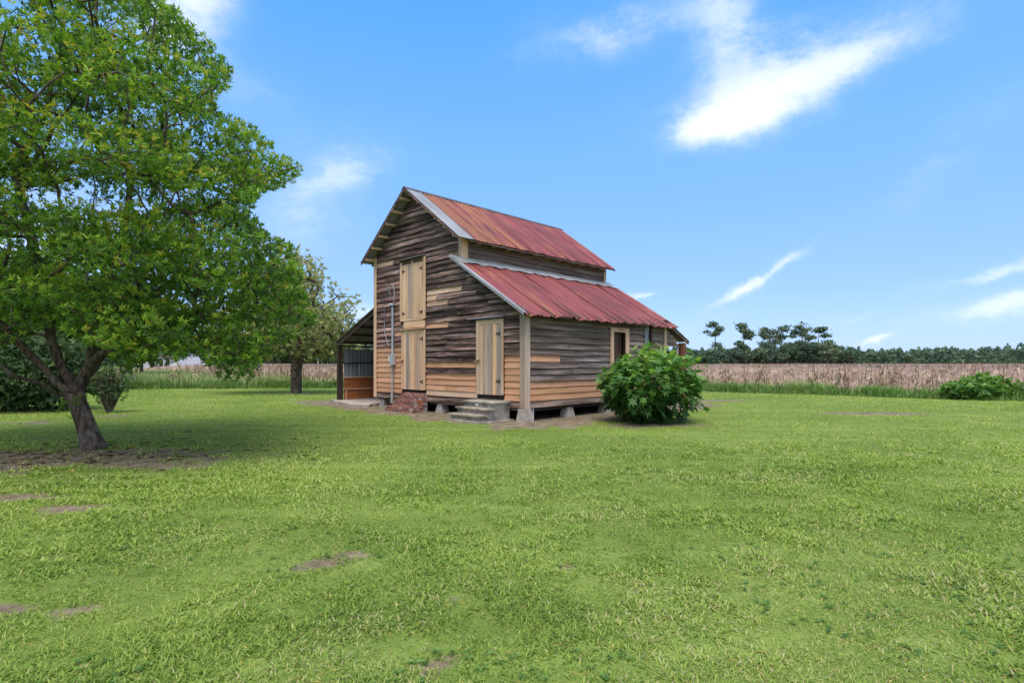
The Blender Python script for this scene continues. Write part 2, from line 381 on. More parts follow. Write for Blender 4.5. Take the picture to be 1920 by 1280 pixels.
def dirt(x, y):
    n = fbm(x * 1.3, y * 1.3, 5); n2 = fbm(x * 5 + 40, y * 5, 3)
    d = np.zeros_like(x)
    for cx, cy, rx, ry, st in DB:
        d = np.maximum(d, st * np.exp(-(((x - cx) / rx) ** 2 + ((y - cy) / ry) ** 2) * .9))
    s_, t_ = barn_st(x, y)
    ds = np.maximum(np.maximum(-s_, s_ - 8.4), 0); dt = np.maximum(np.maximum(-t_, t_ - 10.4), 0)
    dd = np.hypot(ds, dt) + .5 * (fbm(x * .8 + 7, y * .8, 3) - .5)
    d = np.maximum(d, 1.5 * np.clip(1 - dd / 1.95, 0, 1) ** .6 * (dd < 1.95))
    d = d + (n - .5) * .9 + (n2 - .5) * .8
    return np.clip((d - .38) * 2.1, 0, 1)
FE = np.array([(-160, 78), (-52, 72), (-22.5, 31.4), (-10.6, 33.4), (0, 32.2), (10, 29.6), (20.3, 21.7), (34, 11), (70, -16)])   # lawn / field edge
def field_d(x, y):    # rough signed distance beyond the field edge
    ye = np.interp(x, FE[:, 0], FE[:, 1]); sl = np.interp(x, FE[:, 0], np.gradient(FE[:, 1], FE[:, 0]))
    return (y - ye) / np.sqrt(1 + sl ** 2)
def axis(lo, hi, fine0, fine1, st, grow):
    a = list(np.arange(fine0, fine1, st)); x = fine1; s_ = st
    while x < hi: a.append(x); s_ *= grow; x += s_
    x = fine0; s_ = st; b_ = []
    while x > lo: s_ *= grow; x -= s_; b_.append(x)
    return np.array(b_[::-1] + a)
gx = axis(-900, 900, -15, 14, .19, 1.14); gy = axis(-300, 1200, 1.8, 24, .19, 1.11)
X, Y = np.meshgrid(gx, gy); nx_, ny_ = len(gx), len(gy)
Z = (fbm(X * .5, Y * .5, 3) - .5) * .06 * np.clip(np.hypot(X, Y) / 6, 0, 1) * (np.hypot(X, Y) < 60) - .01
Dm = dirt(X, Y); Z = Z - Dm * .012
s_, t_ = barn_st(X, Y); inb = (s_ > -1.6) & (s_ < 9) & (t_ > -1.5) & (t_ < 11); Z = np.where(inb, np.minimum(Z * .25, 0.0), Z)
idx = np.arange(nx_ * ny_).reshape(ny_, nx_)
Q = np.stack([idx[:-1, :-1], idx[:-1, 1:], idx[1:, 1:], idx[1:, :-1]], -1).reshape(-1, 4)
def ground_mat():
    m, g, b, o = mat('lawn_and_earth')
    p = g.new('ShaderNodeNewGeometry').outputs['Position']
    n1 = g.noise(p, .35, 4, .6); n2 = g.noise(p, 3.2, 4, .65); n3 = g.noise(p, 30, 3, .7)
    c = g.ramp(g.m('ADD', g.m('MULTIPLY', n1, .5), g.m('MULTIPLY', n2, .5)), [(.3, (.10, .145, .03)), (.5, (.16, .225, .04)), (.7, (.25, .30, .07))])
    sp_ = g.new('ShaderNodeSeparateXYZ'); g.put(sp_.inputs[0], p)
    st = g.noise(g.map(p, scale=(.10, 1.1, 1), rot=(0, 0, .2)), 1.3, 3, .5, .5)
    c = g.mix(g.m('MULTIPLY', g.step(st, .45, .7), .35), c, (.33, .42, .10))
    e_ = g.ramp(n2, [(.3, (.14, .098, .066)), (.5, (.27, .20, .14)), (.7, (.42, .33, .245))])
    e_ = g.mix(g.m('MULTIPLY', n3, .45), e_, (.12, .085, .06))
    c = g.mix(g.step(g.m('ADD', g.attr('tint'), g.m('MULTIPLY', g.m('SUBTRACT', n3, .5), .9)), .2, .6), c, e_)
    c = g.mix(g.m('MULTIPLY', g.step(n3, .3, .75), .35), c, (.09, .12, .03))
    g.put(b.inputs['Base Color'], c); spec(b, .95, .1); bump(g, b, g.m('ADD', n3, n2), .6, .04)
    return m
GM = ground_mat()
gr = big('ground', np.stack([X.ravel(), Y.ravel(), Z.ravel()], 1), Q, GM, tint=Dm.ravel(), smooth=True)
tag(gr, kind='structure')
def gz(x, y):
    z = (fbm(x * .5, y * .5, 3) - .5) * .06 * np.clip(np.hypot(x, y) / 6, 0, 1) - .01 - dirt(x, y) * .012
    s_, t_ = barn_st(x, y); inb = (s_ > -1.6) & (s_ < 9) & (t_ > -1.5) & (t_ < 11)
    return np.where(inb, np.minimum(z * .25, 0), z)

# road and field soil
ROADM = plain('worn_asphalt', (.2, .19, .19), (.3, .285, .28), 2, .9, .2, .2)
r = Geo(); A = [(-160, 47, .02), (-60, 52, .02), (-30.5, 53.5, .02)]; Bq = [(-160, 54, .02), (-60, 59, .02), (-34, 60.5, .02)]
for k in range(2): r.prism([A[k], A[k + 1], Bq[k + 1], Bq[k]], [(q[0], q[1], -.05) for q in (A[k], A[k + 1], Bq[k + 1], Bq[k])])
tag(r.out('road', ROADM), kind='structure')

# ------------------------------------------------------------------ lawn grass
def lawn():
    def batch(N, d0, d1, near):
        u = R.random(N); e_ = .62; d = (d0 ** e_ + u * (d1 ** e_ - d0 ** e_)) ** (1 / e_)
        y = d; x = R.uniform(-1, 1, N) * (y * .965 + 1.5)
        cl = fbm(x * 5.5, y * 5.5, 3); dr = dirt(x, y); bare = fbm(x * 2.6 + 70, y * 2.6 + 11, 4)
        p = np.clip((cl - .24) * 5, .3, 1) * (1 - .96 * dr) * np.clip((bare - .29) * 8, .4, 1)
        s_, t_ = barn_st(x, y)
        p = p * (np.clip((11 - y) / 4, 0, 1) if near else np.clip((y - 7) / 4, 0, 1)); k = (R.random(N) < p) & ~((s_ > -.1) & (t_ > -.1) & (s_ < 9) & (t_ < 10.2)) & (field_d(x, y) < .3)
        x = x[k]; y = y[k]; dist = np.hypot(x, y); cl = cl[k]; n = len(x)
        P = np.stack([x, y, gz(x, y) - .004], 1)
        far = np.clip(dist / 2.6, 1, 30) ** .72
        patch = fbm(x * .9 + 5, y * .9, 3); coarse = np.clip((fbm(x * 1.7 + 30, y * 1.7 + 8, 3) - .40) * 5, 0, 1)
        L = R.uniform(.017, .048, n) * (.75 + .5 * cl) * (.85 + .4 * coarse) * far ** .45; Wd = R.uniform(.0028, .0062, n) * (.75 + .55 * coarse) * far
        V, F_ = blades(P, R.uniform(0, 6.283, n), R.uniform(.45, 1.35, n), L, Wd, .45)
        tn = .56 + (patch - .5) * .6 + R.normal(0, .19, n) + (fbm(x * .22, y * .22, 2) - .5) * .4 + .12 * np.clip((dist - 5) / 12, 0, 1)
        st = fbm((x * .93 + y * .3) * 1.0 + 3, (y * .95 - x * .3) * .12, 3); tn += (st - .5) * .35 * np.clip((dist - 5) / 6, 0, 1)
        dry = R.random(n) < (.05 + .30 * np.clip((fbm(x * 1.1 + 90, y * 1.1, 3) - .48) * 4, 0, 1)) * (1 if near else .5)
        tn = np.clip(tn, 0, .88); tn[dry] = R.uniform(.89, 1, dry.sum())
        V = V.reshape(-1, 5, 3)
        if near:
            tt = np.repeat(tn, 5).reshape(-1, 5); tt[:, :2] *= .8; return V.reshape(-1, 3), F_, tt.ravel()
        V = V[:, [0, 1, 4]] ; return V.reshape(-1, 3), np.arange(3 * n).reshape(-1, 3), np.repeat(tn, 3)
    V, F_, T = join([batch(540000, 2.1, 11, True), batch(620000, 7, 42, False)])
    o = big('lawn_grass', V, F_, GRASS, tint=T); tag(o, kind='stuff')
lawn()
def lawn_weeds():
    n = 1500; y = 2.2 + R.random(n) ** 1.4 * 9; x = R.uniform(-1, 1, n) * (y + .3); k = fbm(x * .9 + 60, y * .9, 3) > .5; x, y = x[k], y[k]; n = len(x)
    C = np.repeat(np.stack([x, y, gz(x, y) + .012], 1), 6, 0); a = R.uniform(0, 6.28, len(C)); D = np.stack([np.cos(a), np.sin(a), R.uniform(.1, .6, len(C))], 1)
    V, F_ = leaves(C, D, np.array([[0, 0, 1.]]) + R.normal(0, .15, C.shape), R.uniform(.022, .05, len(C)), R.uniform(.009, .018, len(C)))
    tag(big('lawn_weeds', V, F_, LEAF_V, tint=np.repeat(np.clip(R.normal(.5, .25, len(C)), 0, 1), 5)), kind='stuff')
    n = 5200; y = 2.2 + R.random(n) ** 1.3 * 10; x = R.uniform(-1, 1, n) * (y + .3); P = np.stack([x, y, gz(x, y) + R.uniform(.004, .02, n)], 1); a = R.uniform(0, 6.28, n)
    V, F_ = leaves(P, np.stack([np.cos(a), np.sin(a), R.normal(0, .12, n)], 1), np.array([[0, 0, 1.]]) + R.normal(0, .2, (n, 3)), R.uniform(.02, .07, n), R.uniform(.0025, .005, n))
    tag(big('dry_clippings', V, F_, DEAD, tint=np.repeat(R.uniform(.1, .9, n), 5)), kind='stuff')
lawn_weeds()

# fallen leaves under the near tree
n = 1300; a = np.concatenate([R.normal(size=(650, 2)) * [1.8, .9] + [-6.2, 9.6], R.normal(size=(650, 2)) * [1.6, .75] + [-7.6, 8.7]]); P = np.stack([a[:, 0], a[:, 1], gz(a[:, 0], a[:, 1]) + .02], 1)
V, F_ = leaves(P, rdir(n, 0, .15), rdir(n, 2.5), R.uniform(.03, .07, n), R.uniform(.015, .032, n))
tw = 260; a = R.normal(size=(tw, 2)) * [1.9, .9] + [-7.2, 9.0]; V2, F2 = leaves2(np.stack([a[:, 0], a[:, 1], gz(a[:, 0], a[:, 1]) + .02], 1), rdir(tw, 0, .08), rdir(tw, 2.5), R.uniform(.08, .28, tw), R.uniform(.006, .014, tw))
V, F_, T = join([(V, F_, np.repeat(R.random(n) ** 2.2, 5)), (V2, F2, np.zeros(4 * tw))])
tag(big('fallen_leaves', V, F_, DEAD, tint=T), kind='stuff')

# ------------------------------------------------------------------ BARN (local axes: x = along the long side, y = along the gable wall, z up)
barn = empty('barn', B0, BR, label='weathered wooden barn with rusty red metal roofs, lean-to sheds and patched board siding', cat='barn')
C_ = lambda v: (v, v, v)
def ju(v, j=.12):
    a = 1 + rnd.uniform(-j, j); return (v[0] * a, v[1] * a * (1 + rnd.uniform(-.03, .03)), v[2] * a * (1 + rnd.uniform(-.05, .05)))
def board(face, a0, a1, z0, z1, m, col=None, off=0.0, b0=None, b1=None, wav=.012, par=None, th=.056):
    if a1 - a0 < .03: return
    b0 = a0 if b0 is None else b0; b1 = a1 if b1 is None else b1
    n = max(1, int((a1 - a0) / .22)); V = []; Fc = []; G = []; sd_ = rnd.random() * 60; ph = rnd.random() * 9
    tilt = rnd.uniform(-1, 1) * wav * .5
    for i in range(n + 1):
        f = i / n; a = a0 + (a1 - a0) * f; b = b0 + (b1 - b0) * f
        w = wav * (.9 * math.sin(a * 2.3 + ph) + rnd.uniform(-.8, .8)) + tilt * (f - .5)
        o1 = (th if wav > .004 else .032) + rnd.uniform(-1, 1) * wav * .7
        for q, (al, oo, z) in enumerate(((a, o1, z0 + w), (b, .002, z1 + .012), (a, -.004, z0 + w))):
            oo += off
            p = (-oo, al, z) if face == 'f' else (al, -oo, z)
            V.append(p); G.append((al + sd_, z + sd_ * .37, oo + q * .02))
    for i in range(n):
        k = i * 3; Fc += [(k, k + 3, k + 4, k + 1), (k, k + 2, k + 5, k + 3), (k + 1, k + 4, k + 5, k + 2)]
    Fc += [(0, 1, 2), (n * 3, n * 3 + 2, n * 3 + 1)]
    return pmesh('board', V, Fc, m, par or barn, col or (1, 1, 1), G)
PZ, PK = .345, .172
RDG = (4.88, 7.02)
def roof_z(t):      # underside of whatever roof is over the gable wall
    if t < 2.525: return 2.93 + .62 * t
    return 6.96 - abs(t - RDG[0]) * .735
def bounds(z):
    if z < 2.93: lo = 0
    elif z < 4.46: lo = (z - 2.93) / .62
    elif z < 5.24: lo = 2.53
    else: lo = RDG[0] - (6.96 - z) / .735
    hi = 7.24 if z < 5.24 else RDG[0] + (6.96 - z) / .735
    return lo + .015, hi - .015
openings = [(.74, 1.84, .62, 2.74), (4.25, 5.55, .64, 2.62), (4.24, 5.63, 2.86, 4.86)]
newrow = {}      # (row) -> list of (t0, t1, material, colour)
for k in range(1, 8): newrow.setdefault(k, []).append((0, .74, NEW))
for k in (1,): newrow.setdefault(k, []).append((0, 5.6, TAN))
newrow[1] = [(0, .9, NEW), (.9, 5.6, TAN), (5.6, 7.24, NEW)]
for k in (3, 4, 6): newrow[k].append((1.84, 4.25, NEW))
newrow[2] += [(1.84, 2.3, NEW), (2.31, 2.75, NEW), (2.76, 3.3, NEW), (3.31, 3.8, NEW), (3.81, 4.25, NEW)]
for k in range(2, 10): newrow.setdefault(k, []).append((5.55, 7.24, NEW))
newrow.setdefault(13, []).append((3.14, 4.24, NEW)); newrow[12] = [(5.6, 6.02, NEW)]; newrow[14] = [(4.28, 5.43, TAN)]; newrow[15] = [(4.28, 5.43, TAN)]
newrow[19] = [(2.52, 4.22, TAN)]; newrow[18] = [(3.71, 4.22, TAN)]; newrow[17] = [(3.16, 4.22, TAN)]; newrow[26] = [(6.1, 7.22, TAN)]
def subtract(segs, x0, x1):
    out = []
    for a_, b_ in segs:
        if x1 <= a_ or x0 >= b_: out.append((a_, b_)); continue
        if x0 > a_: out.append((a_, x0))
        if x1 < b_: out.append((x1, b_))
    return out
for k in range(39):
    z0 = PZ + PK * k; z1 = z0 + PK
    if z0 > 6.9: break
    lo0, hi0 = bounds(z0); lo1, hi1 = bounds(min(z1, 6.93))
    segs = [(0, 7.24)]
    for (x0, x1, y0, y1) in openings:
        if z1 > y0 + .03 and z0 < y1 - .08: segs = subtract(segs, x0, x1)
    news = newrow.get(k, [])
    pieces = []
    for (x0, x1, m) in news:
        for a_, b_ in segs:
            q0, q1 = max(a_, x0), min(b_, x1)
            if q1 - q0 > .05: pieces.append((q0, q1, m, True))
    rest = segs
    for (x0, x1, m) in news: rest = subtract(rest, x0, x1)
    for a_, b_ in rest:
        if b_ - a_ > 2.2 and rnd.random() < .75:
            c = a_ + (b_ - a_) * rnd.uniform(.3, .7); pieces += [(a_, c, OLD, False), (c + .004, b_, OLD, False)]
        else: pieces.append((a_, b_, OLD, False))
    for a_, b_, m, nw in pieces:
        A0, A1 = max(a_, lo0), min(b_, hi0); C0, C1 = max(a_, lo1), min(b_, hi1)
        if k >= 28: A0, A1 = max(a_, lo0), min(b_, hi0)
        if C1 < C0: C0 = C1 = (C0 + C1) / 2
        if nw: board('f', A0, A1, z0, z1, m, ju((1, .97 if m is NEW else .95, .95 if m is NEW else .9), .14), b0=C0, b1=C1, wav=.003)
        else:
            left = a_ > 5.4 and k < 24
            board('f', A0, A1, z0, z1, m, ju(rnd.choice([(.8, .7, .65), (1.12, 1.0, .94), (1.45, 1.25, 1.17), (1.85, 1.62, 1.52)]) if not left else (1.75, 1.35, 1.25), .3), b0=C0, b1=C1, wav=.012)
# side wall, s 0..7.05
for k in range(16):
    z0 = PZ + PK * k; z1 = min(z0 + PK, 2.95)
    if z0 > 2.86: break
    segs = [(.0, 7.05)]
    if z0 < 2.5: segs = subtract(segs, 3.71, 4.74)
    if z1 > 2.06 : segs = subtract(segs, 5.7, 6.15)
    for a_, b_ in segs:
        if k in (1, 2, 3): board('s', a_, b_, z0, z1, NEW, ju((1, .97, .93), .1), wav=.003)
        elif k == 7 and a_ < 1: board('s', 0, 1.37, z0, z1, NEW, ju((1.1, 1.02, .95), .05), wav=.003); board('s', 1.375, b_, z0, z1, GREY, ju((1, 1, 1), .2), wav=.008)
        elif k in (5, 6) and a_ < 1:
            c = rnd.uniform(1.4, 2.4); board('s', a_, c, z0, z1, GREY, ju((1.1, 1.05, 1), .25), wav=.01); board('s', c + .005, b_, z0, z1, GREY, ju((1, 1, 1), .25), wav=.01)
        else: board('s', a_, b_, z0, z1, GREY, ju((1.05, 1.0, .95) if a_ > 1 and k > 7 else ((.82, .76, .72) if k > 7 else (1.1, 1.03, 1)), .15), wav=.006)
# upper side wall above the shed roof
for k in range(6):
    z0 = 4.36 + .135 * k
    c = rnd.uniform(2.5, 4.8)
    board('s', .0, c, z0, z0 + .135, GREY, ju((.8, .74, .74), .15), off=-2.525, wav=.004)
    board('s', c + .005, 6.98, z0, z0 + .135, GREY, ju((.8, .74, .74), .15), off=-2.525, wav=.004)

# sheathing shell behind the boards, floor, sill beams
q = Geo(); e_ = .012
prof = [(.02, .36), (.02, 2.90), (2.50, 4.42), (2.55, 4.42), (2.55, 5.2), (4.88, 6.92), (7.2, 5.2), (7.2, .36)]
q.prism([(e_, t, z) for t, z in prof], [(.06, t, z) for t, z in prof]); q.out('wall_sheathing', BROWN, barn)
q = Geo(); q.prism([(6.98, t, z) for t, z in prof], [(7.03, t, z) for t, z in prof]); q.out('wall_sheathing', OLD, barn)
q = Geo(); q.box(.07, 3.87, .014, .06, .36, 2.9); q.box(4.57, 6.97, .014, .06, .36, 2.9); q.box(3.87, 4.57, .014, .06, 2.47, 2.9); q.out('wall_sheathing', BROWN, barn)
q = Geo(); q.box(.07, 6.97, 2.54, 2.58, 2.8, 5.25); q.out('wall_sheathing', BROWN, barn)
q = Geo(); q.box(.07, 6.97, 7.14, 7.24, .36, 5.2); q.out('wall_sheathing', OLD, barn)
q = Geo(); q.box(.07, 6.97, .07, 7.13, .37, .43); q.out('floor', BROWN, barn)
for t0 in (.06, 2.4, 4.8, 7.0):
    q = Geo(); q.box(.08, 6.96, t0, t0 + .15, .24, .365); q.out('floor_beam', BROWN, barn)
q = Geo(); q.box(.012, .13, .22, 7.0, .262, .362); q.out('sill_beam', OLD, barn, (1.2, 1.1, 1.1))

# corner boards
def cboard(x0, x1, y0, y1, z0, z1, m=TAN, col=(1, 1, 1), name='corner_board'):
    q = Geo(); q.box(x0, x1, y0, y1, z0, z1, j=.003); return q.out(name, m, barn, col)
cboard(-.062, -.038, -.036, .14, .345, 2.98, TAN, (.62, .66, .72)); cboard(-.06, .125, -.060, -.037, .33, 2.86, TAN, (.85, .87, .92))
cboard(-.062, -.038, 7.13, 7.275, .33, 5.2, TAN, (1.1, .98, .85)); cboard(-.06, .08, 7.276, 7.3, .33, 5.1, TAN, (1, .95, .85))
cboard(-.062, -.038, 2.49, 2.62, 4.5, 5.22, TAN, (.85, .84, .82)); cboard(-.06, .17, 2.462, 2.489, 4.42, 5.12, TAN, (1.08, 1, .9))
cboard(6.93, 7.06, 2.462, 2.489, 4.38, 5.12, TAN, (.9, .9, .9)); cboard(6.96, 7.09, -.062, -.037, .33, 2.8, TAN, (1.02, 1, .92))

# piers
def pier(s, t, h=.33, w=.165, w2=.105):
    q = Geo(); c = .012
    q.prism([(s - w, t - w, -.05), (s + w, t - w, -.05), (s + w, t + w, -.05), (s - w, t + w, -.05)], [(s - w2, t - w2, h), (s + w2, t - w2, h), (s + w2, t + w2, h), (s - w2, t + w2, h)])
    q.out('pier', CONC, barn, C_(rnd.uniform(.85, 1.1)))
pier(.05, .06, .33, .17, .12)
for s, t in [(.12, 3.62), (.12, 6.85), (1.86, .12), (3.64, .12), (5.3, .12), (6.85, .12), (1.9, 3.6), (3.7, 3.6), (5.3, 3.6), (6.8, 3.6), (1.9, 6.9), (4.2, 6.9), (6.8, 6.9)]:
    pier(s, t, .262 if t > .2 else .28)
q = Geo(); q.tube([(.32, .02, -.02), (.32, .02, .36)], .02); q.out('drain_pipe', WHITE, barn)

# doors of the gable wall
def planks(x0, x1, z0, z1, cols, par, depth=(-.072, -.05), mats=None, name='plank'):
    w = [rnd.uniform(.8, 1.25) for _ in cols]; s_ = sum(w); a_ = x0
    for c, ww, i in zip(cols, w, range(99)):
        b_ = a_ + (x1 - x0) * ww / s_; q = Geo()
        q.box(depth[0] - rnd.uniform(0, .006), depth[1], a_ + .006, b_ - .006, z0, z1, 2, .002); q.out(name, mats[i] if mats else TAN, par, c); a_ = b_
def hinge(t, z, w, par):      # strap toward +w
    q = Geo(); q.box(-.092, -.082, min(t, t + w), max(t, t + w), z - .018, z + .018); q.box(-.094, -.084, t - .015, t + .015, z - .06, z + .06); q.out('hinge', BLACK, par)
gy_ = (.78, .82, .84); tn_ = (1.12, 1.02, .92); md = (.98, .93, .86)
def frame(boxes, name, col=(1.05, 1, .95), m=TAN):
    q = Geo()
    for b in boxes: q.box(*b)
    return q.out(name, m, barn, col)
# shed door
d = frame([(-.075, -.045, .74, .84, .66, 2.70), (-.074, -.045, 1.70, 1.84, .64, 2.70), (-.073, -.044, .84, 1.70, 2.57, 2.70)], 'door_frame', (.88, .85, .82))
dm = Geo(); dm.box(-.052, -.03, .845, 1.695, .64, 2.56, 2); d = dm.out('door', TAN, barn, (.5, .45, .4))
planks(.85, 1.69, .645, 2.56, [(.52, .62, .74), (1.18, 1.02, .80), (.62, .70, .78), (.78, .82, .86), (.98, .95, .9)], d)
hinge(.87, 2.30, .14, d); hinge(.87, 1.02, .14, d)
q = Geo(); q.tube([(-.1, 1.66, 1.62), (-.11, 1.74, 1.60), (-.1, 1.83, 1.54), (-.08, 1.92, 1.52)], [.03, .035, .03, .018], 6); q.out('latch', TAN, d, (.8, .75, .7))
q = Geo(); q.prism([(-.0, .68, 2.80), (-.0, 2.2, 2.81), (0, 2.2, 2.78), (0, .68, 2.77)], [(-.14, .68, 2.745), (-.12, 2.2, 2.755), (-.12, 2.2, 2.735), (-.14, .68, 2.73)]); q.out('drip_cap', GALV, barn, (.8, .8, .85))
# lower door
frame([(-.075, -.045, 4.25, 4.35, .67, 2.55), (-.074, -.045, 5.45, 5.55, .66, 2.55), (-.073, -.044, 4.35, 5.45, 2.46, 2.57)], 'door_frame', (1.05, .95, .82))
dm = Geo(); dm.box(-.05, -.03, 4.355, 5.445, .66, 2.455, 2); d = dm.out('door', TAN, barn, (.5, .45, .4))
planks(4.36, 5.44, .66, 2.455, [tn_, (.72, .72, .76), (.98, .84, .76), (1.15, 1, .86), (1.0, .95, .84), (.50, .60, .74), (1.18, 1, .84)], d)
hinge(4.37, 2.28, .13, d); hinge(4.37, .93, .13, d)
q = Geo(); q.tube([(-.1, 5.40, 1.62), (-.11, 5.5, 1.58), (-.1, 5.62, 1.58)], [.03, .03, .02], 6); q.out('latch', NEW, d, (.8, .75, .7))
q = Geo(); q.box(-.13, -.03, 4.27, 5.56, 2.585, 2.61, j=.004); q.out('ledge', TAN, barn, (1, .95, .85))
# upper double door
frame([(-.08, -.045, 4.24, 4.36, 2.9, 4.84), (-.079, -.045, 5.5, 5.63, 2.88, 4.80), (-.078, -.044, 4.36, 5.5, 2.87, 2.93)], 'door_frame', (1.15, 1.05, .9))
q = Geo(); q.box(-.088, -.06, 4.89, 4.95, 2.94, 4.82, 2); q.out('door_batten', TAN, barn, (1.05, .9, .72))
for x0, x1, cols, hx, hw in ((4.37, 4.885, [(1.1, 1.0, .84), tn_], 4.40, .12), (4.955, 5.49, [(.62, .70, .80), tn_, (1.2, 1.08, .92)], 5.46, -.12)):
    dm = Geo(); dm.box(-.055, -.03, x0, x1, 2.935, 4.70, 2); d = dm.out('door', TAN, barn, (.5, .45, .4))
    planks(x0 + .003, x1 - .003, 2.935, 4.70, cols, d, (-.076, -.054))
    hinge(hx, 4.5, hw, d); hinge(hx, 3.12, hw, d)
q = Geo(); q.box(-.04, -.02, 4.37, 5.49, 4.70, 4.84); q.out('door_header', OLD, barn, (1.6, 1.5, 1.5))
q = Geo(); q.prism([(0, 4.28, 4.92), (0, 5.72, 4.90), (0, 5.72, 4.88), (0, 4.28, 4.9)], [(-.2, 4.3, 4.87), (-.18, 5.7, 4.85), (-.18, 5.7, 4.835), (-.2, 4.3, 4.855)]); q.out('drip_cap', GALV, barn, (.8, .8, .85))
q = Geo(); q.box(-.068, -.04, 4.27, 5.43, 2.64, 2.85, j=.004); q.out('board', TAN, barn, (1.2, 1.08, .9))

# side door and hatch
q = Geo(); q.box(3.72, 3.885, -.07, -.03, .5, 2.6, 2); q.box(4.56, 4.735, -.069, -.03, .5, 2.6, 2); q.box(3.885, 4.56, -.068, -.03, 2.47, 2.6, 0); q.out('door_frame', TAN, barn, (1.02, .94, .82))
dm = Geo(); dm.box(3.89, 4.55, .12, .15, .43, 2.47); d = dm.out('door', BROWN, barn)
for i in range(5):
    q = Geo(); x0 = 3.895 + i * .13; q.box(x0 + .004, x0 + .124, .095, .118, .44, 2.46, 2, .004); q.out('plank', BROWN, d, ju((1.5, 1.15, 1.05), .3))
q = Geo(); q.box(5.70, 6.14, -.02, .012, 2.07, 2.8); q.out('painted_dark_opening', BROWN, barn, (.5, .5, .5))  # flush solid panel, its dark colour painted as the shade inside the window hole
q = Geo(); q.prism([(5.69, -.05, 2.08), (5.98, -.03, 2.08), (5.94, -.03, 2.4), (5.99, -.03, 2.72), (5.69, -.05, 2.72)], [(5.69, -.045, 2.08), (5.98, -.025, 2.08), (5.94, -.025, 2.4), (5.99, -.025, 2.72), (5.69, -.045, 2.72)]); q.out('window_cover', GALV, barn, (.95, .98, 1.05))
q = Geo(); q.box(5.68, 6.12, -.12, -.035, 2.02, 2.06, j=.006); q.out('window_sill', GREY, barn, (1.5, 1.3, 1.3))
q = Geo(); q.box(6.06, 6.15, -.06, -.03, 2.06, 2.8, j=.004); q.out('window_cover', BROWN, barn, (1.5, 1.1, 1))

# conduit, meter and cables
q = Geo(); q.tube([(-.085, 6.06, 1.8), (-.085, 6.06, 3.40)], .034); q.tube([(-.085, 6.06, 3.40), (-.10, 6.02, 3.46), (-.14, 6.06, 3.47), (-.16, 6.12, 3.44)], [.034, .045, .05, .05]); q.out('conduit', METAL, barn, (.9, 1, 1.12), smooth=False)
q = Geo(); q.tube([(-.085, 6.08, .2), (-.085, 6.08, 1.47)], .03); q.tube([(-.085, 6.09, .16), (-.085, 6.09, .5)], .045); q.out('conduit', METAL, barn, (.85, .8, .76))
q = Geo(); q.box(-.17, -.045, 5.93, 6.09, 1.45, 1.83); m_ = q.out('meter_box', METAL, barn, (1.1, 1, .95))
q = Geo(); q.box(-.16, -.05, 6.094, 6.19, 1.50, 1.80); q.out('meter_box', METAL, barn, (.45, .45, .5))
q = Geo(); q.box(-.175, -.161, 6.11, 6.17, 1.56, 1.76); q.out('meter_dial', WHITE, barn)
def cable(pts, rr=.011, col=(1, 1, 1)):
    q = Geo(); P_ = [Vector(p) for p in pts]; out = []
    for i in range(len(P_) - 1):
        p0, p1, p2, p3 = P_[max(i - 1, 0)], P_[i], P_[i + 1], P_[min(i + 2, len(P_) - 1)]
        for k in range(5):
            t = k / 5; out.append(.5 * ((2 * p1) + (p2 - p0) * t + (2 * p0 - 5 * p1 + 4 * p2 - p3) * t * t + (3 * p1 - p0 - 3 * p2 + p3) * t ** 3))
    out.append(P_[-1]); q.tube(out, rr, 5); q.out('cable', WIRE, barn, col)
cable([(-.12, 6.0, 3.42), (-.12, 5.93, 3.55), (-.11, 5.90, 3.82), (-.1, 6.0, 4.06), (-.08, 6.15, 4.17), (-.06, 6.3, 4.15)], .013)
cable([(-.06, 6.28, 4.17), (-.07, 6.25, 3.95), (-.07, 6.24, 3.8)], .009)
cable([(-.06, 6.3, 4.15), (-.07, 6.42, 3.9), (-.07, 6.55, 3.7), (-.08, 6.68, 3.52), (-.08, 6.66, 3.35), (-.07, 6.58, 3.3), (-.07, 6.62, 3.45)], .009, (.3, .28, .32))
cable([(-.07, 6.35, 4.1), (-.07, 6.34, 3.85), (-.07, 6.48, 3.55), (-.07, 6.55, 3.25), (-.06, 6.6, 2.9), (-.06, 6.59, 2.6)], .009, (.5, .45, .5))
cable([(-.06, 6.6, 2.95), (-.065, 6.59, 2.62), (-.06, 6.5, 2.4), (-.06, 6.34, 2.08)], .011, (1, .95, .95))

# ------------------------------------------------------------------ roofs
def sheet(s0, s1, tr, zr, te, ze, m, col, par=None, ribs=3, rh=.018, sag=.012, name='roof_panel', lift=0, rows=4, ejit=0.0):
    """ribbed sheet running down the slope from ridge (tr,zr) to eave (te,ze)"""
    n = ribs * 4; V = []; Fc = []
    L = math.hypot(te - tr, ze - zr); nt, nz = -(ze - zr) / L, (te - tr) / L
    if nz < 0: nt, nz = -nt, -nz
    ph = rnd.random() * 9; je = rnd.uniform(-1, 1) * ejit
    for j in range(rows + 1):
        f = j / rows
        for i in range(n + 1):
            u = i / n; k = i % 4; h = rh if k == 0 else (0 if k == 2 else .0015)
            hh = h + lift + sag * math.sin(u * math.pi * 2 + ph + f * 3) * .4
            if j == rows: hh -= sag * abs(math.sin(u * math.pi * ribs / 3)) * 1.3
            fe = f * (1 + je / L)
            V.append((s0 + (s1 - s0) * u, tr + (te - tr) * fe + nt * hh, zr + (ze - zr) * fe + nz * hh))
    w = n + 1
    for j in range(rows):
        for i in range(n): Fc.append((j * w + i, j * w + i + 1, (j + 1) * w + i + 1, (j + 1) * w + i))
    return pmesh(name, V, Fc, m, par or barn, col)
UR = dict(tr=RDG[0], zr=7.05, te=2.17, ze=5.06)
UL = dict(tr=RDG[0], zr=7.05, te=7.57, ze=5.00)
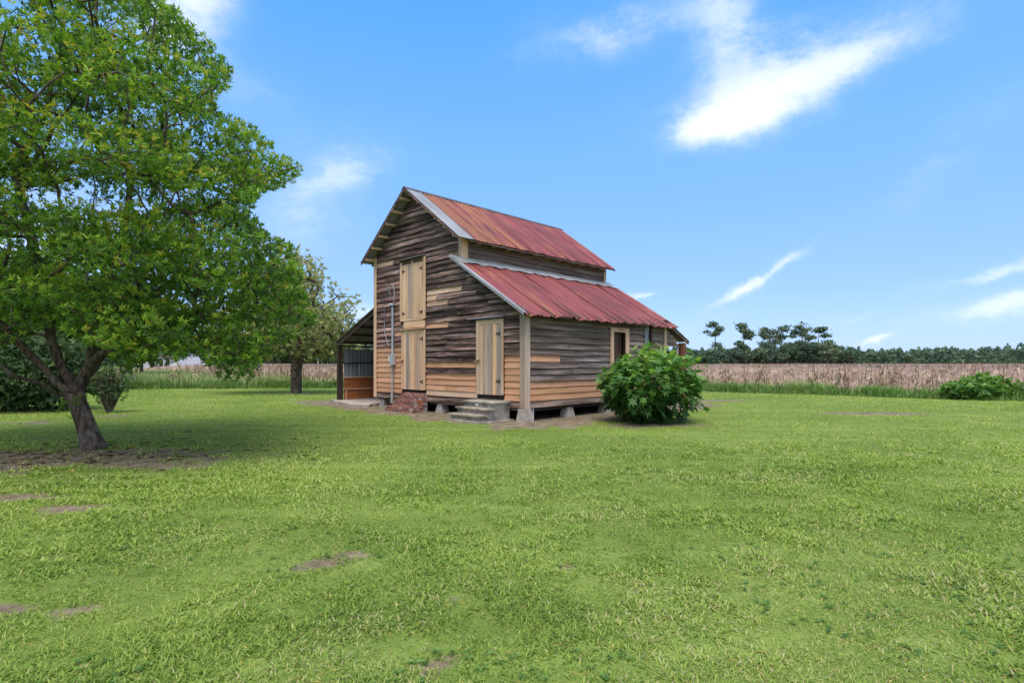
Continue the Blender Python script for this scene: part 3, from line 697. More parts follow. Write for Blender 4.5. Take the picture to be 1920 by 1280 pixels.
# upper roof, right slope and left slope
for U, red in ((UR, True), (UL, True)):
    sheet(-.43, .17, **U, m=GALV, col=(1, 1, 1), ribs=1, rh=.004, sag=.006, lift=.006)
    s = .172
    while s < 7.12:
        w = min(.61, 7.15 - s)
        sheet(s - .01, s + w, **U, m=RED, col=ju((1, 1, 1), .16), ribs=4, rh=.02, sag=.012, lift=rnd.uniform(0, .006), ejit=.02); s += w
    sheet(7.15, 7.30, **U, m=GALV, col=(.95, .95, .95), ribs=1, rh=.004, lift=.012)
# ridge cap
q = Geo()
q.prism([(-.44, RDG[0] - .12, 6.99), (-.44, RDG[0], 7.088), (-.44, RDG[0] + .12, 6.99), (-.44, RDG[0], 7.08)], [(7.31, RDG[0] - .12, 6.99), (7.31, RDG[0], 7.088), (7.31, RDG[0] + .12, 6.99), (7.31, RDG[0], 7.08)]); q.out('ridge_cap', SHEET, barn, (.5, .45, .45))
# rake boards and lookouts under the overhang
for sg, te, ze in ((-1, 2.19, 5.03), (1, 7.55, 4.97)):
    for s0 in (-.42, 7.24):
        q = Geo(); q.prism([(s0, RDG[0], 7.035), (s0, te, ze + .012), (s0, te, ze - .05), (s0, RDG[0], 6.96)], [(s0 + .03, RDG[0], 7.035), (s0 + .03, te, ze + .012), (s0 + .03, te, ze - .05), (s0 + .03, RDG[0], 6.96)]); q.out('rake_board', GREY, barn, (1.0, .75, .7))
    for i in range(6):
        f = (i + .6) / 6.2; t = RDG[0] + (te - RDG[0]) * f; z = 7.035 + (ze - 7.035) * f - .012
        q = Geo(); q.box(-.39, .0, t - .045, t + .045, z - .085, z - .02, 0); q.out('lookout', TAN, barn, (1.15, 1.12, 1.1))
    # sheathing under the metal
    q = Geo(); q.prism([(.0, RDG[0], 7.0), (.0, te, ze - .012), (.0, te, ze - .03), (.0, RDG[0], 6.97)], [(7.2, RDG[0], 7.0), (7.2, te, ze - .012), (7.2, te, ze - .03), (7.2, RDG[0], 6.97)]); q.out('roof_deck', GREY, barn, (1.2, 1.1, 1.05))
for i in range(11):
    s = .5 + i * .62
    q = Geo(); q.box(s, s + .04, 2.26, 2.52, 5.0, 5.055, 1); q.out('rafter_tail', TAN, barn, (.8, .75, .7))
# shed roof
LR = dict(tr=2.56, zr=4.545, te=-.33, ze=2.745)
s = -.4; i = 0
while s < 7.36:
    w = min(.5, 7.42 - s)
    c = ju((1.02, 1, 1), .18)
    if i in (1, 2): c = (1.15, 1.2, 1.05)
    sheet(s - .008, s + w, **LR, m=RED, col=c, ribs=3, rh=.024, sag=.03, lift=rnd.uniform(0, .01), ejit=.045); s += w; i += 1
q = Geo(); q.prism([(-.36, 2.5, 4.5), (-.36, -.28, 2.76), (-.36, -.28, 2.70), (-.36, 2.5, 4.44)], [(7.36, 2.5, 4.5), (7.36, -.28, 2.76), (7.36, -.28, 2.70), (7.36, 2.5, 4.44)]); q.out('roof_deck', BROWN, barn)
# drip edge on the shed roof rake and torn flashing along its top
q = Geo(); q.prism([(-.425, 2.62, 4.60), (-.425, -.35, 2.745), (-.425, -.34, 2.70), (-.425, 2.62, 4.54)], [(-.405, 2.62, 4.60), (-.405, -.35, 2.745), (-.405, -.34, 2.70), (-.405, 2.62, 4.54)])
q.out('drip_edge', GALV, barn, (1.15, 1.15, 1.15))
q = Geo(); q.prism([(-.425, 2.62, 4.612), (-.425, -.35, 2.762), (-.425, -.35, 2.755), (-.425, 2.62, 4.605)], [(-.30, 2.62, 4.625), (-.33, -.35, 2.782), (-.33, -.35, 2.775), (-.30, 2.62, 4.618)]); q.out('drip_edge', GALV, barn, (1.1, 1.1, 1.1))
s = -.4; i = 0
while s < 7.38:
    w = min(.78, 7.42 - s); n = 6; V = []; Fc = []
    for k in range(n + 1):
        ss = s + w * k / n; dn = .34 + .05 * math.sin(k / n * math.pi * 2 + i) + rnd.uniform(-.015, .02)
        if k in (0, n): dn -= .03
        cs, sn = .849, .529
        for dd, hh in ((0, .075 + rnd.uniform(0, .008)), (dn * .5, .06), (dn, .045 + rnd.uniform(0, .015))):
            V.append((ss, 2.50 - dd * cs + hh * .0 - .0, 4.545 - dd * sn + hh - (.06 * .62)))
    for k in range(n):
        for h in range(2): a_ = k * 3 + h; Fc.append((a_, a_ + 3, a_ + 4, a_ + 1))
    pmesh('flashing', V, Fc, GALV, barn, ju((1.2, 1.2, 1.2), .1)); s += w; i += 1
for sx_ in (7.33, 7.40):
    q = Geo(); q.prism([(sx_, 2.6, 4.60), (sx_, -.33, 2.775), (sx_, -.33, 2.73), (sx_, 2.6, 4.54)], [(sx_ + .03, 2.6, 4.60), (sx_ + .03, -.33, 2.775), (sx_ + .03, -.33, 2.73), (sx_ + .03, 2.6, 4.54)]); q.out('rake_board', TAN, barn, (.6, .5, .45))

# left lean-to
s = -.05
while s < 7.0:
    sheet(s - .01, s + .66, 7.25, 3.46, 10.14, 2.30, SHEET, ju((.7, .62, .6), .15), ribs=4, rh=.015, rows=2); s += .66
for i in range(5):
    f = i / 4; t = 7.33 + 2.7 * f; z = 3.43 - 1.085 * f
    q = Geo(); q.box(-.03, 7.0, t - .04, t + .04, z - .07, z - .02, 0); q.out('purlin', BROWN, barn, (1.3, 1.2, 1.15))
for s0 in (-.02, 2.3, 4.6, 6.9):
    q = Geo(); q.prism([(s0, 7.26, 3.365), (s0, 10.1, 2.225), (s0, 10.1, 2.12), (s0, 7.26, 3.26)], [(s0 + .05, 7.26, 3.365), (s0 + .05, 10.1, 2.225), (s0 + .05, 10.1, 2.12), (s0 + .05, 7.26, 3.26)]); q.out('rafter', BROWN, barn)
    q = Geo(); q.box(s0 + .0, s0 + .17, 9.9, 10.07, .09, 2.13, 2, .006); q.out('post', BROWN, barn, (.8, .75, .7))
q = Geo(); q.box(-.03, 7.0, 9.94, 10.0, 2.14, 2.2, 0); q.out('beam', BROWN, barn)
for i in range(9):
    x0 = .2 + i * .66
    V = []; Fc = []
    for k in range(13):
        a_ = x0 + .655 * k / 12; o_ = .012 if k % 3 == 0 else 0
        V += [(a_, 9.915 - o_, .98), (a_, 9.915 - o_, 2.04 + .01 * math.sin(i * 3.))]
        if k: Fc.append((2 * k - 2, 2 * k, 2 * k + 1, 2 * k - 1))
    pmesh('metal_sheet', V, Fc, SHEET, barn, ju((1.05, 1.1, 1.2), .12))
    q = Geo(); q.box(x0, x0 + .65, 9.91, 9.93, .10, .95, 0); q.out('panel', ORNG, barn, ju((1, 1, 1), .1))
for z in (.96, .50):
    q = Geo(); q.box(.18, 6.9, 9.86, 9.905, z - .02, z + .025, 0); q.out('rail', TAN, barn, (.85, .8, .78))
q = Geo(); q.box(.2, 6.9, 9.87, 9.898, 1.48, 1.53, 0); q.out('rail', BROWN, barn)
q = Geo(); q.box(.26, .30, 9.86, 9.905, .1, .48, 2); q.out('rail', TAN, barn, (.85, .8, .78))
q = Geo(); q.box(6.93, 6.98, 7.3, 9.9, .1, 2.9, 2); q.out('end_wall', BROWN, barn)
# rear lean-to
t = -.12
i = 0
while t < 10:
    V = [(7.03, t, 3.0), (7.03, t + .6, 3.0), (8.66, t + .6, 2.30), (8.66, t, 2.30)]
    pmesh('roof_panel', V + [(x, y, z - .012) for x, y, z in V], [(0, 1, 2, 3), (7, 6, 5, 4), (0, 4, 5, 1), (2, 6, 7, 3), (1, 5, 6, 2), (3, 7, 4, 0)], SHEET, barn, ju((.6, .5, .48), .1)); t += .602
for t0 in (-.1, 2.4, 4.9, 7.2):
    q = Geo(); q.prism([(7.03, t0, 2.975), (8.64, t0, 2.28), (8.64, t0, 2.19), (7.03, t0, 2.885)], [(7.03, t0 + .05, 2.975), (8.64, t0 + .05, 2.28), (8.64, t0 + .05, 2.19), (7.03, t0 + .05, 2.885)]); q.out('rafter', GREY, barn, (.8, .7, .65))
q = Geo(); q.box(8.25, 8.45, -.08, .12, 0, 2.24, 2, .008); q.out('post', BROWN, barn, (3.6, 2.0, 1.4))
for i in range(4):
    z0 = 2.10 + i * .16; x1 = 8.2 if i < 1 else 8.5 - (z0 - 2.1) * 2.33
    q = Geo(); q.prism([(7.1, 0, z0), (min(x1, 8.25), 0, z0), (max(7.12, min(x1 - .36, 8.2)), 0, z0 + .155), (7.1, 0, z0 + .155)], [(7.1, .025, z0), (min(x1, 8.25), .025, z0), (max(7.12, min(x1 - .36, 8.2)), .025, z0 + .155), (7.1, .025, z0 + .155)]); q.out('board', GREY, barn, ju((1, .9, .85), .2))
for i in range(12):
    q = Geo(); q.box(8.38, 8.41, .2 + i * .55, .2 + i * .55 + .54, 0.02, 1.95, 2, .004); q.out('board', BROWN, barn, ju((1, .9, .9), .3))
q = Geo(); q.box(8.05, 8.12, .05, .1, 0, 2.12, 2); q.out('post', WHITE, barn, (.7, .7, .7))  # white strip painted as the gap of daylight through the lean-to, not timber

# ------------------------------------------------------------------ concrete pad, steps, brick step
q = Geo()
o1 = [(-.07, 10.5), (-.45, 8.9), (-.62, 8.0), (-.80, 7.55), (-.72, 7.15), (-.55, 7.0), (-.42, 6.98), (-.1, 7.3), (7.1, 7.3), (7.1, 10.5)]
q.prism([(s, t, -.06) for s, t in o1], [(s, t, .085) for s, t in o1]); p = q.out('concrete_pad', CONC, None, (1.25, 1.2, 1.1)); p.location = B0; p.rotation_euler = (0, 0, BR); tag(p, kind='structure')

st = empty('concrete_steps', B0, BR, label='grey concrete steps with three treads below the narrow shed door', cat='steps')
def part(name, m, col, *b, j=.004):
    q = Geo(); q.box(*b, j=j); return q.out(name, m, st, col)
part('step_block', CONC, (.75, .77, .78), -.60, -.045, .52, 1.73, .03, .455); part('landing_slab', CONC, (1.15, 1.12, 1.06), -.64, -.045, .49, 1.77, .457, .505)
part('step_block', CONC, (.72, .73, .72), -.83, -.605, .54, 1.73, .03, .30); part('tread', CONC, (1.1, 1.05, .95), -.87, -.605, .50, 1.78, .302, .345)
part('step_block', CONC, (.72, .73, .7), -1.04, -.835, .54, 1.74, .03, .14); part('tread', CONC, (1.1, 1.02, .9), -1.09, -.835, .50, 1.80, .142, .182)
part('footing_slab', CONC, (1.05, 1.02, .98), -1.13, .02, .42, 1.86, -.03, .028)
q = Geo(); q.box(-.615, -.603, 1.13, 1.24, .38, .44); q.out('white_plate', WHITE, st)

bs = empty('brick_steps', B0, BR, label='crumbling red brick doorstep stacked below the wide plank door', cat='steps')
cores = [(-.66, -.07, 4.13, 5.62, 0, .14), (-.50, -.07, 4.13, 5.36, .14, .36), (-.33, -.07, 4.13, 5.15, .36, .52)]
q = Geo()
for x0, x1, y0, y1, z0, z1 in cores: q.box(x0 - .002, x1, y0 - .002, y1 - .0, z0 - .03, z1 - .015, j=.004)
q.out('mortar', MORTAR, bs)
bmesh_ = []
for v in range(4):
    q = Geo(); q.box(-.045, .045, -.10, .10, 0, .062, j=.008); me = bpy.data.meshes.new('brick'); me.from_pydata([tuple(x) for x in q.V], [], q.F); me.materials.append(BRICKM); bmesh_.append(me)
def brick(s, t, z, rz):
    o = bpy.data.objects.new('brick', rnd.choice(bmesh_)); COL.objects.link(o); o.parent = bs
    o.location = (s + rnd.uniform(-.006, .006), t + rnd.uniform(-.006, .006), z); o.rotation_euler = (rnd.uniform(-.02, .02), rnd.uniform(-.02, .02), rz + rnd.uniform(-.03, .03))
    c = rnd.choice([(.8, .72, .74), (1, 1, 1), (1.2, 1.25, 1.25), (1.3, .9, .65), (.9, .8, .82)]); o.color = (*c, 1)
for ci in range(7):
    z = .005 + ci * .0745
    x0, x1, y0, y1 = cores[0 if ci < 2 else (1 if ci < 5 else 2)][:4]
    t = y0 + .1 + (.1 if ci % 2 else 0)
    while t < y1 - .05: brick(x0 + .03, t, z, 0); t += .213
    s = x0 + (.17 if ci % 2 else .12)
    while s < x1 - .05: brick(s, y0 + .03, z, math.pi / 2); s += .213
    s = x0 + .14
    while s < x1 - .05: brick(s, y1 - .04, z, math.pi / 2); s += .213
for z, (x0, x1, y0, y1) in ((.145, (-.6, -.5, 4.2, 5.55)), (.145, (-.5, -.1, 5.45, 5.6)), (.37, (-.42, -.38, 4.2, 5.3)), (.53, (-.25, -.14, 4.2, 5.1))):
    t = y0
    while t < y1:
        if rnd.random() < .7: brick((x0 + x1) / 2, t, z - .02, 0)
        t += .22

# ------------------------------------------------------------------ trees
def tubes_np(segs):
    """segs: list of (p0,r0,p1,r1); every segment a 5-sided tapered prism"""
    k = 6; P0 = np.array([s_[0] for s_ in segs]); P1 = np.array([s_[2] for s_ in segs]); r0 = np.array([s_[1] for s_ in segs]); r1 = np.array([s_[3] for s_ in segs])
    D = norm(P1 - P0); U = norm(np.cross(D, np.where(np.abs(D[:, 2:3]) > .9, [[1., 0, 0]], [[0, 0, 1.]]))); Wv = np.cross(D, U)
    a = np.arange(k) * 2 * math.pi / k; ca, sa = np.cos(a), np.sin(a)
    ring = U[:, None] * ca[None, :, None] + Wv[:, None] * sa[None, :, None]
    V = np.concatenate([P0[:, None] - D[:, None] * 0 + ring * r0[:, None, None], P1[:, None] + ring * r1[:, None, None]], 1).reshape(-1, 3)
    i = np.arange(k); j = (i + 1) % k; T = np.stack([i, j, k + j, k + i], 1)
    return V, (T[None] + 2 * k * np.arange(len(segs))[:, None, None]).reshape(-1, 4)
def grow(limbs, attract, rtip=.005, trunk_r=None, cost=.25, sag=.12, expo=2.1):
    """limbs: list of polylines (first point of each later limb snaps to the nearest node); returns segments and tips"""
    pos = []; par = []; dep = []
    def addn(p, q): pos.append(np.array(p, float)); par.append(q); dep.append(0 if q < 0 else dep[q] + np.linalg.norm(pos[-1] - pos[q])); return len(pos) - 1
    for i, L in enumerate(limbs):
        if i == 0: q = addn(L[0], -1)
        else: A = np.array(pos); q = int(np.argmin(np.linalg.norm(A - np.array(L[0]), axis=1)))
        for p in L[1:]:
            p = np.array(p, float); st_ = pos[q].copy(); n_ = max(1, int(np.linalg.norm(p - st_) / .22))
            for k in range(1, n_ + 1): q = addn(st_ + (p - st_) * k / n_ + (R.normal(0, .012, 3) if k < n_ else 0), q)
    root = np.array(limbs[0][-1]); order = np.argsort(np.linalg.norm(attract - root, axis=1)); tips = []
    nfix = max(2, int(len(limbs[0]) / 2))
    for a in attract[order]:
        A = np.array(pos); dd = np.linalg.norm(A - a, axis=1); c = dd + cost * np.array(dep); c[:nfix] += 5
        q = int(np.argmin(c)); st_ = pos[q].copy(); d = dd[q]; n_ = max(2, int(d / .25)); bend = R.normal(0, .07 * d, 3)
        for k in range(1, n_ + 1):
            f = k / n_; q = addn(st_ + (a - st_) * f + bend * math.sin(f * math.pi) + np.array([0, 0, sag * d * math.sin(f * math.pi)]), q)
        tips.append(q)
    rr = np.zeros(len(pos))
    for i in range(len(pos) - 1, -1, -1):
        rr[i] = max(rr[i], rtip ** expo) if rr[i] == 0 else rr[i]
        if par[i] >= 0: rr[par[i]] += rr[i] * 1.0
    rr = rr ** (1 / expo)
    if trunk_r: rr *= trunk_r / rr[0]; rr = np.maximum(rr, rtip)
    segs = [(pos[par[i]], rr[par[i]] if par[par[i]] < 0 or rr[par[i]] < rr[i] * 1.35 else rr[i] * 1.2, pos[i], rr[i]) for i in range(len(pos)) if par[i] >= 0]
    return segs, np.array(pos), np.array(par), tips
def W3(px, py, d): return ((px - 960) / FP * d, d, EYE + (HY - py) / FP * d)
def inpoly(x, y, P):
    P = np.array(P); c = np.zeros(len(x), bool); j = len(P) - 1
    for i in range(len(P)):
        xi, yi, xj, yj = *P[i], *P[j]
        c ^= ((yi > y) != (yj > y)) & (x < (xj - xi) * (y - yi) / (yj - yi + 1e-12) + xi); j = i
    return c
def rosettes(C, k, L0, L1, w, spread=(.5, 1.25), tint=None, up=1.0, out=None, simple=False):
    n = len(C); ax = rdir(n, up); 
    if out is not None: ax = norm(ax + out)
    P = np.repeat(C, k, 0); A = np.repeat(ax, k, 0)
    U = norm(np.cross(A, rdir(len(P)))); sp_ = R.uniform(*spread, len(P))[:, None]
    D = norm(A * np.cos(sp_) + U * np.sin(sp_)); L = R.uniform(L0, L1, len(P))
    P = P + A * R.uniform(-.03, .03, len(P))[:, None]
    V, F_ = (leaves2 if simple else leaves)(P, D, A + R.normal(0, .2, A.shape), L, L * w * R.uniform(.85, 1.15, len(P)))
    t = (np.repeat(tint, k) if tint is not None else .5) + R.normal(0, .07, len(P))
    return V, F_, np.repeat(np.clip(t, 0, 1), 4 if simple else 5)

# --- the near tree on the left
sil = [(-420, -220), (60, -190), (200, -110), (310, 0), (345, 40), (385, 75), (432, 130), (438, 150), (400, 185), (398, 205), (432, 222), (470, 240), (505, 270), (545, 300), (560, 318),
       (540, 348), (480, 365), (470, 400), (490, 435), (550, 465), (560, 500), (560, 545), (585, 590), (582, 625), (540, 640), (505, 650), (480, 690), (450, 735), (425, 730), (395, 695), (360, 665),
       (300, 688), (262, 690), (240, 706), (215, 690), (200, 655), (150, 640), (90, 610), (40, 640), (-60, 670), (-420, 690)]
def hero():
    n = 40000; c = np.array([-7.9, 9.7, 4.7]); rr = np.array([5.8, 3.5, 5.2])
    v = R.normal(size=(n, 3)); v = norm(v) * (R.random(n) ** .42)[:, None]; P = c + v * rr
    v2 = norm(R.normal(size=(6000, 3))) * (R.random(6000) ** .4)[:, None]; P = np.concatenate([P, np.array([-5.0, 8.7, 2.9]) + v2 * [1.9, 1.5, 1.9]]); n = len(P); R.shuffle(P)
    px = 960 + P[:, 0] / P[:, 1] * FP; py = HY - (P[:, 2] - EYE) / P[:, 1] * FP
    k = inpoly(px, py, sil)
    k &= ~((np.abs(px - 190) / 190) ** 2 + (np.abs(py - 372) / 26) ** 2 < 1) | (R.random(n) < .12)
    k &= ~((np.abs(px - 110) / 140) ** 2 + (np.abs(py - 255) / 30) ** 2 < 1) | (R.random(n) < .35)
    k &= ~((py > 660) & (px < 190))
    # foliage hangs in layered pads: thin out between layers
    lay = np.sin(P[:, 2] * 5.2 + P[:, 0] * 1.5 + 1.2 * np.sin(P[:, 1] * 1.3)); k &= (lay > -.15) | (R.random(n) < .22)
    lump = fbm(P[:, 0] * 1.3 + P[:, 1] * .7, P[:, 2] * 1.6 + P[:, 1] * .9, 3); k &= lump > .37
    P = P[k]
    # poisson-ish thinning
    keep = []; 
    for p in P:
        if len(keep) > 1450: break
        if not keep or np.min(np.sum((np.array(keep) - p) ** 2, 1)) > .30 ** 2: keep.append(p)
    A = np.array(keep)
    base = [W3(174, 842, 9.75), W3(168, 815, 9.75), W3(157, 785, 9.78), W3(146, 757, 9.8), W3(139, 738, 9.8)]
    limbs = [base,
             [W3(140, 745, 9.8), W3(110, 741, 9.6), W3(82, 721, 9.4), W3(50, 711, 9.2), W3(24, 705, 9.0), W3(-10, 675, 8.8), W3(-90, 600, 8.5)],
             [W3(140, 745, 9.8), W3(112, 722, 9.75), W3(86, 694, 9.7), W3(60, 668, 9.6), W3(28, 637, 9.5), W3(0, 606, 9.4), W3(-60, 520, 9.4), W3(-120, 380, 9.5)],
             [W3(139, 738, 9.8), W3(130, 712, 9.9), W3(112, 680, 10.0), W3(94, 630, 10.1), W3(88, 560, 10.1), W3(60, 450, 10.0), W3(30, 330, 9.8), W3(90, 200, 9.8), W3(120, 60, 9.8)],
             [W3(139, 738, 9.8), W3(152, 718, 9.9), W3(166, 690, 10.0), W3(172, 650, 10.0), W3(178, 600, 9.9), W3(200, 520, 9.8), W3(230, 430, 9.7), W3(250, 330, 9.7)],
             [W3(166, 690, 10.0), W3(190, 664, 9.7), W3(240, 640, 9.4), W3(310, 610, 9.1), W3(390, 575, 8.9), W3(470, 560, 8.8)],
             [W3(30, 330, 9.8), W3(60, 312, 9.6), W3(106, 303, 9.5), W3(173, 298, 9.4), W3(265, 298, 9.3), W3(350, 308, 9.3), W3(450, 325, 9.3)],
             [W3(60, 300, 9.6), W3(100, 240, 9.4), W3(150, 172, 9.3), W3(210, 162, 9.3), W3(300, 180, 9.2)],
             [W3(152, 718, 9.9), W3(180, 690, 10.4), W3(210, 640, 11.0), W3(260, 540, 11.4), W3(300, 460, 11.6)]]
    segs, pos, par, tips = grow(limbs, A, .0038, .142, cost=.12, sag=.08, expo=2.35)
    root = empty('broadleaf_tree', tuple(base[0]), label='large leaning broadleaf tree with bright green leaves, filling the left edge', cat='tree')
    off = np.array(base[0])
    V, F_ = tubes_np(segs); thick = [s_ for s_ in segs if s_[3] > .035]; thin = [s_ for s_ in segs if s_[3] <= .035]
    # smooth trunk: hand-made flared base
    V, F_ = tubes_np(thick); big('trunk', V - off, F_, BARK, root, smooth=True)
    V, F_ = tubes_np(thin); big('twigs', V - off, F_, BARK, root, smooth=True)
    q = Geo(); b_ = [Vector(p) for p in base]; rs = [.29, .225, .20, .195, .2]
    pts = [b_[0] + Vector((.03, 0, -.12)), b_[0] + Vector((0.01, 0, .06)), b_[1] , b_[2], b_[3], b_[4]]
    q.tube(pts, [.25, .195, .165, .145, .142, .15], 14); o = q.out('trunk_base', BARK, root, smooth=True)
    o.location = -Vector(off)
    # rosettes round every tip and along the outer twigs
    tipP = pos[tips]; m = 25
    o1_ = np.clip(R.normal(size=(len(tipP) * m, 3)), -1.7, 1.7) * [.19, .19, .10]; C1 = np.repeat(tipP, m, 0) + o1_
    on = np.array([i for i in range(len(pos)) if par[i] >= 0 and R.random() < .16 and pos[i][2] > 2.0]); C2 = pos[on] + R.normal(0, .1, (len(on), 3))
    C = np.concatenate([C1, C2]); 
    px = 960 + C[:, 0] / C[:, 1] * FP; py = HY - (C[:, 2] - EYE) / C[:, 1] * FP
    pa = fbm(C[:, 0] * 1.1 + 3, C[:, 2] * 1.1 + C[:, 1], 3)
    inn = inpoly(px, py, [(a_ + (6 if a_ > 200 else 0), b_) for a_, b_ in sil]); 
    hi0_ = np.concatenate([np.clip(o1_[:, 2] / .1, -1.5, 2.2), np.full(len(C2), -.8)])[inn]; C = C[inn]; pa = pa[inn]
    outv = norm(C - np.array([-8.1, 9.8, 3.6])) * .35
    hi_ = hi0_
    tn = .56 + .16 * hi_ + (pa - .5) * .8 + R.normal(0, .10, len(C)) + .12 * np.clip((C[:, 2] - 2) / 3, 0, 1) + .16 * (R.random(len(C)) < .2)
    tn = np.clip(tn, 0, .965); yl = R.random(len(C)) < .004; tn[yl] = 1.0
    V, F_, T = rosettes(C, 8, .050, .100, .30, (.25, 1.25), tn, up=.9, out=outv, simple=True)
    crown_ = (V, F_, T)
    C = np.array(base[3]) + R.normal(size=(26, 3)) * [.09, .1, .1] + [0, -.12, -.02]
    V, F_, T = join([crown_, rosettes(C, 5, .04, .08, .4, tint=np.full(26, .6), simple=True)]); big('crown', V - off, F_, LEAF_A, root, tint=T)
hero()

def crown_tree(name, label, base, h0, lobes, n_att, m, leafk, L0, L1, w, LM, BM, tr, seed, tintc=.5, spread=.28, gap=.34, group=None, fork=None):
    global R
    R = np.random.default_rng(seed); base = np.array(base, float)
    root = empty(name, tuple(base), label=label, cat='tree', group=group)
    P = []
    for c, r_ in lobes:
        v = norm(R.normal(size=(n_att * 3, 3))) * (R.random(n_att * 3) ** .38)[:, None]; P.append(np.array(c) + v * np.array(r_))
    P = np.concatenate(P); R.shuffle(P); keep = []
    for p in P:
        if len(keep) >= n_att: break
        if not keep or np.min(np.sum((np.array(keep) - p) ** 2, 1)) > gap ** 2: keep.append(p)
    A = np.array(keep)
    limbs = [[(0, 0, 0), (0, 0, h0 * .5), (.03, 0, h0)]] + (fork or [])
    segs, pos, par, tips = grow(limbs, A, .008, tr, cost=.18, sag=.05, expo=2.3)
    V, F_ = tubes_np(segs); big('trunk', V, F_, BM, root, smooth=True)
    C = np.repeat(pos[tips], m, 0) + R.normal(size=(len(tips) * m, 3)) * spread * [1, 1, .7]
    pa = fbm(C[:, 0] * .8 + 30, C[:, 2] * .9 + C[:, 1], 3)
    tn = np.clip(tintc + (pa - .5) * .9 + R.normal(0, .13, len(C)), 0, .99)
    V, F_, T = rosettes(C, leafk, L0, L1, w, (.4, 1.4), tn, up=.7, simple=True)
    big('crown', V, F_, LM, root, tint=T)
    return root
# olive coloured tree behind
crown_tree('orchard_tree', 'olive-leaved tree with a short thick trunk standing left of the barn', (-10.85, 27.5, 0), 1.5,
           [((-.3, 0, 4.0), (3.3, 2.8, 2.3)), ((1.2, 0, 2.9), (2.2, 2.0, 1.2)), ((-.3, 0, 5.6), (1.7, 1.6, 1.4)), ((-2.6, 0, 3.0), (2.0, 2, 1.4))], 430, 9, 6, .13, .22, .42, LEAF_B, BARK, .27, 21, .55,
           fork=[[(0, 0, 1.4), (.5, 0, 1.75), (1.1, .1, 2.05), (1.9, .1, 2.5)], [(0, 0, 1.4), (-.3, .1, 2.1), (-.8, 0, 3.0)], [(0, 0, 1.4), (.1, .2, 2.4), (.3, .1, 3.8)]])
# trees behind the near tree, far left
for i, (x, y, hh, sd_, lab) in enumerate([(-27, 31, 8.5, 31, 'broad green tree far left behind the dark evergreen bush'), (-33, 47, 9.5, 32, 'tall green tree beside the road at the far left edge'), (-24, 62, 9, 33, 'distant green tree across the road, seen through the near tree')]):
    crown_tree('shade_tree', lab, (x, y, 0), 2.2, [((0, 0, hh * .62), (4.2, 3.6, hh * .36)), ((1.5, 0, hh * .42), (2.8, 2.6, 1.6)), ((-1.5, 0, hh * .42), (3, 2.6, 1.7))], 260, 12, 5, .28, .42, .5, LEAF_V if i != 1 else LEAF_W, BARK, .3, sd_, .35, .5, .6)
R = np.random.default_rng(77)

# --- fig bush in front of the side wall
def fig_template():
    th = np.array([-2.45, -1.75, -1.2, -.62, -.33, 0, .33, .62, 1.2, 1.75, 2.45]); rr = np.array([.30, .72, .38, .92, .50, 1.0, .50, .92, .38, .72, .30])
    V = [(0, 0, 0), (.38, 0, -.02)]; 
    for a_, r_ in zip(th, rr):
        r_ *= rnd.uniform(.92, 1.08); x = .30 + r_ * .70 * math.cos(a_); y = r_ * .62 * math.sin(a_); V.append((x, y, .10 * abs(y) * 1.6 - .28 * max(0, x - .35) ** 1.5 + rnd.uniform(-.02, .02)))
    F_ = [(0, 1, 2)] + [(1, i + 1, i) if False else (1, i, i + 1) for i in range(2, len(V) - 1)] + [(0, len(V) - 1, 1)]
    F_ = [(0, 2, 1)] + [(1, i, i + 1) for i in range(2, len(V) - 1)] + [(0, 1, len(V) - 1)]
    return np.array(V), np.array(F_)
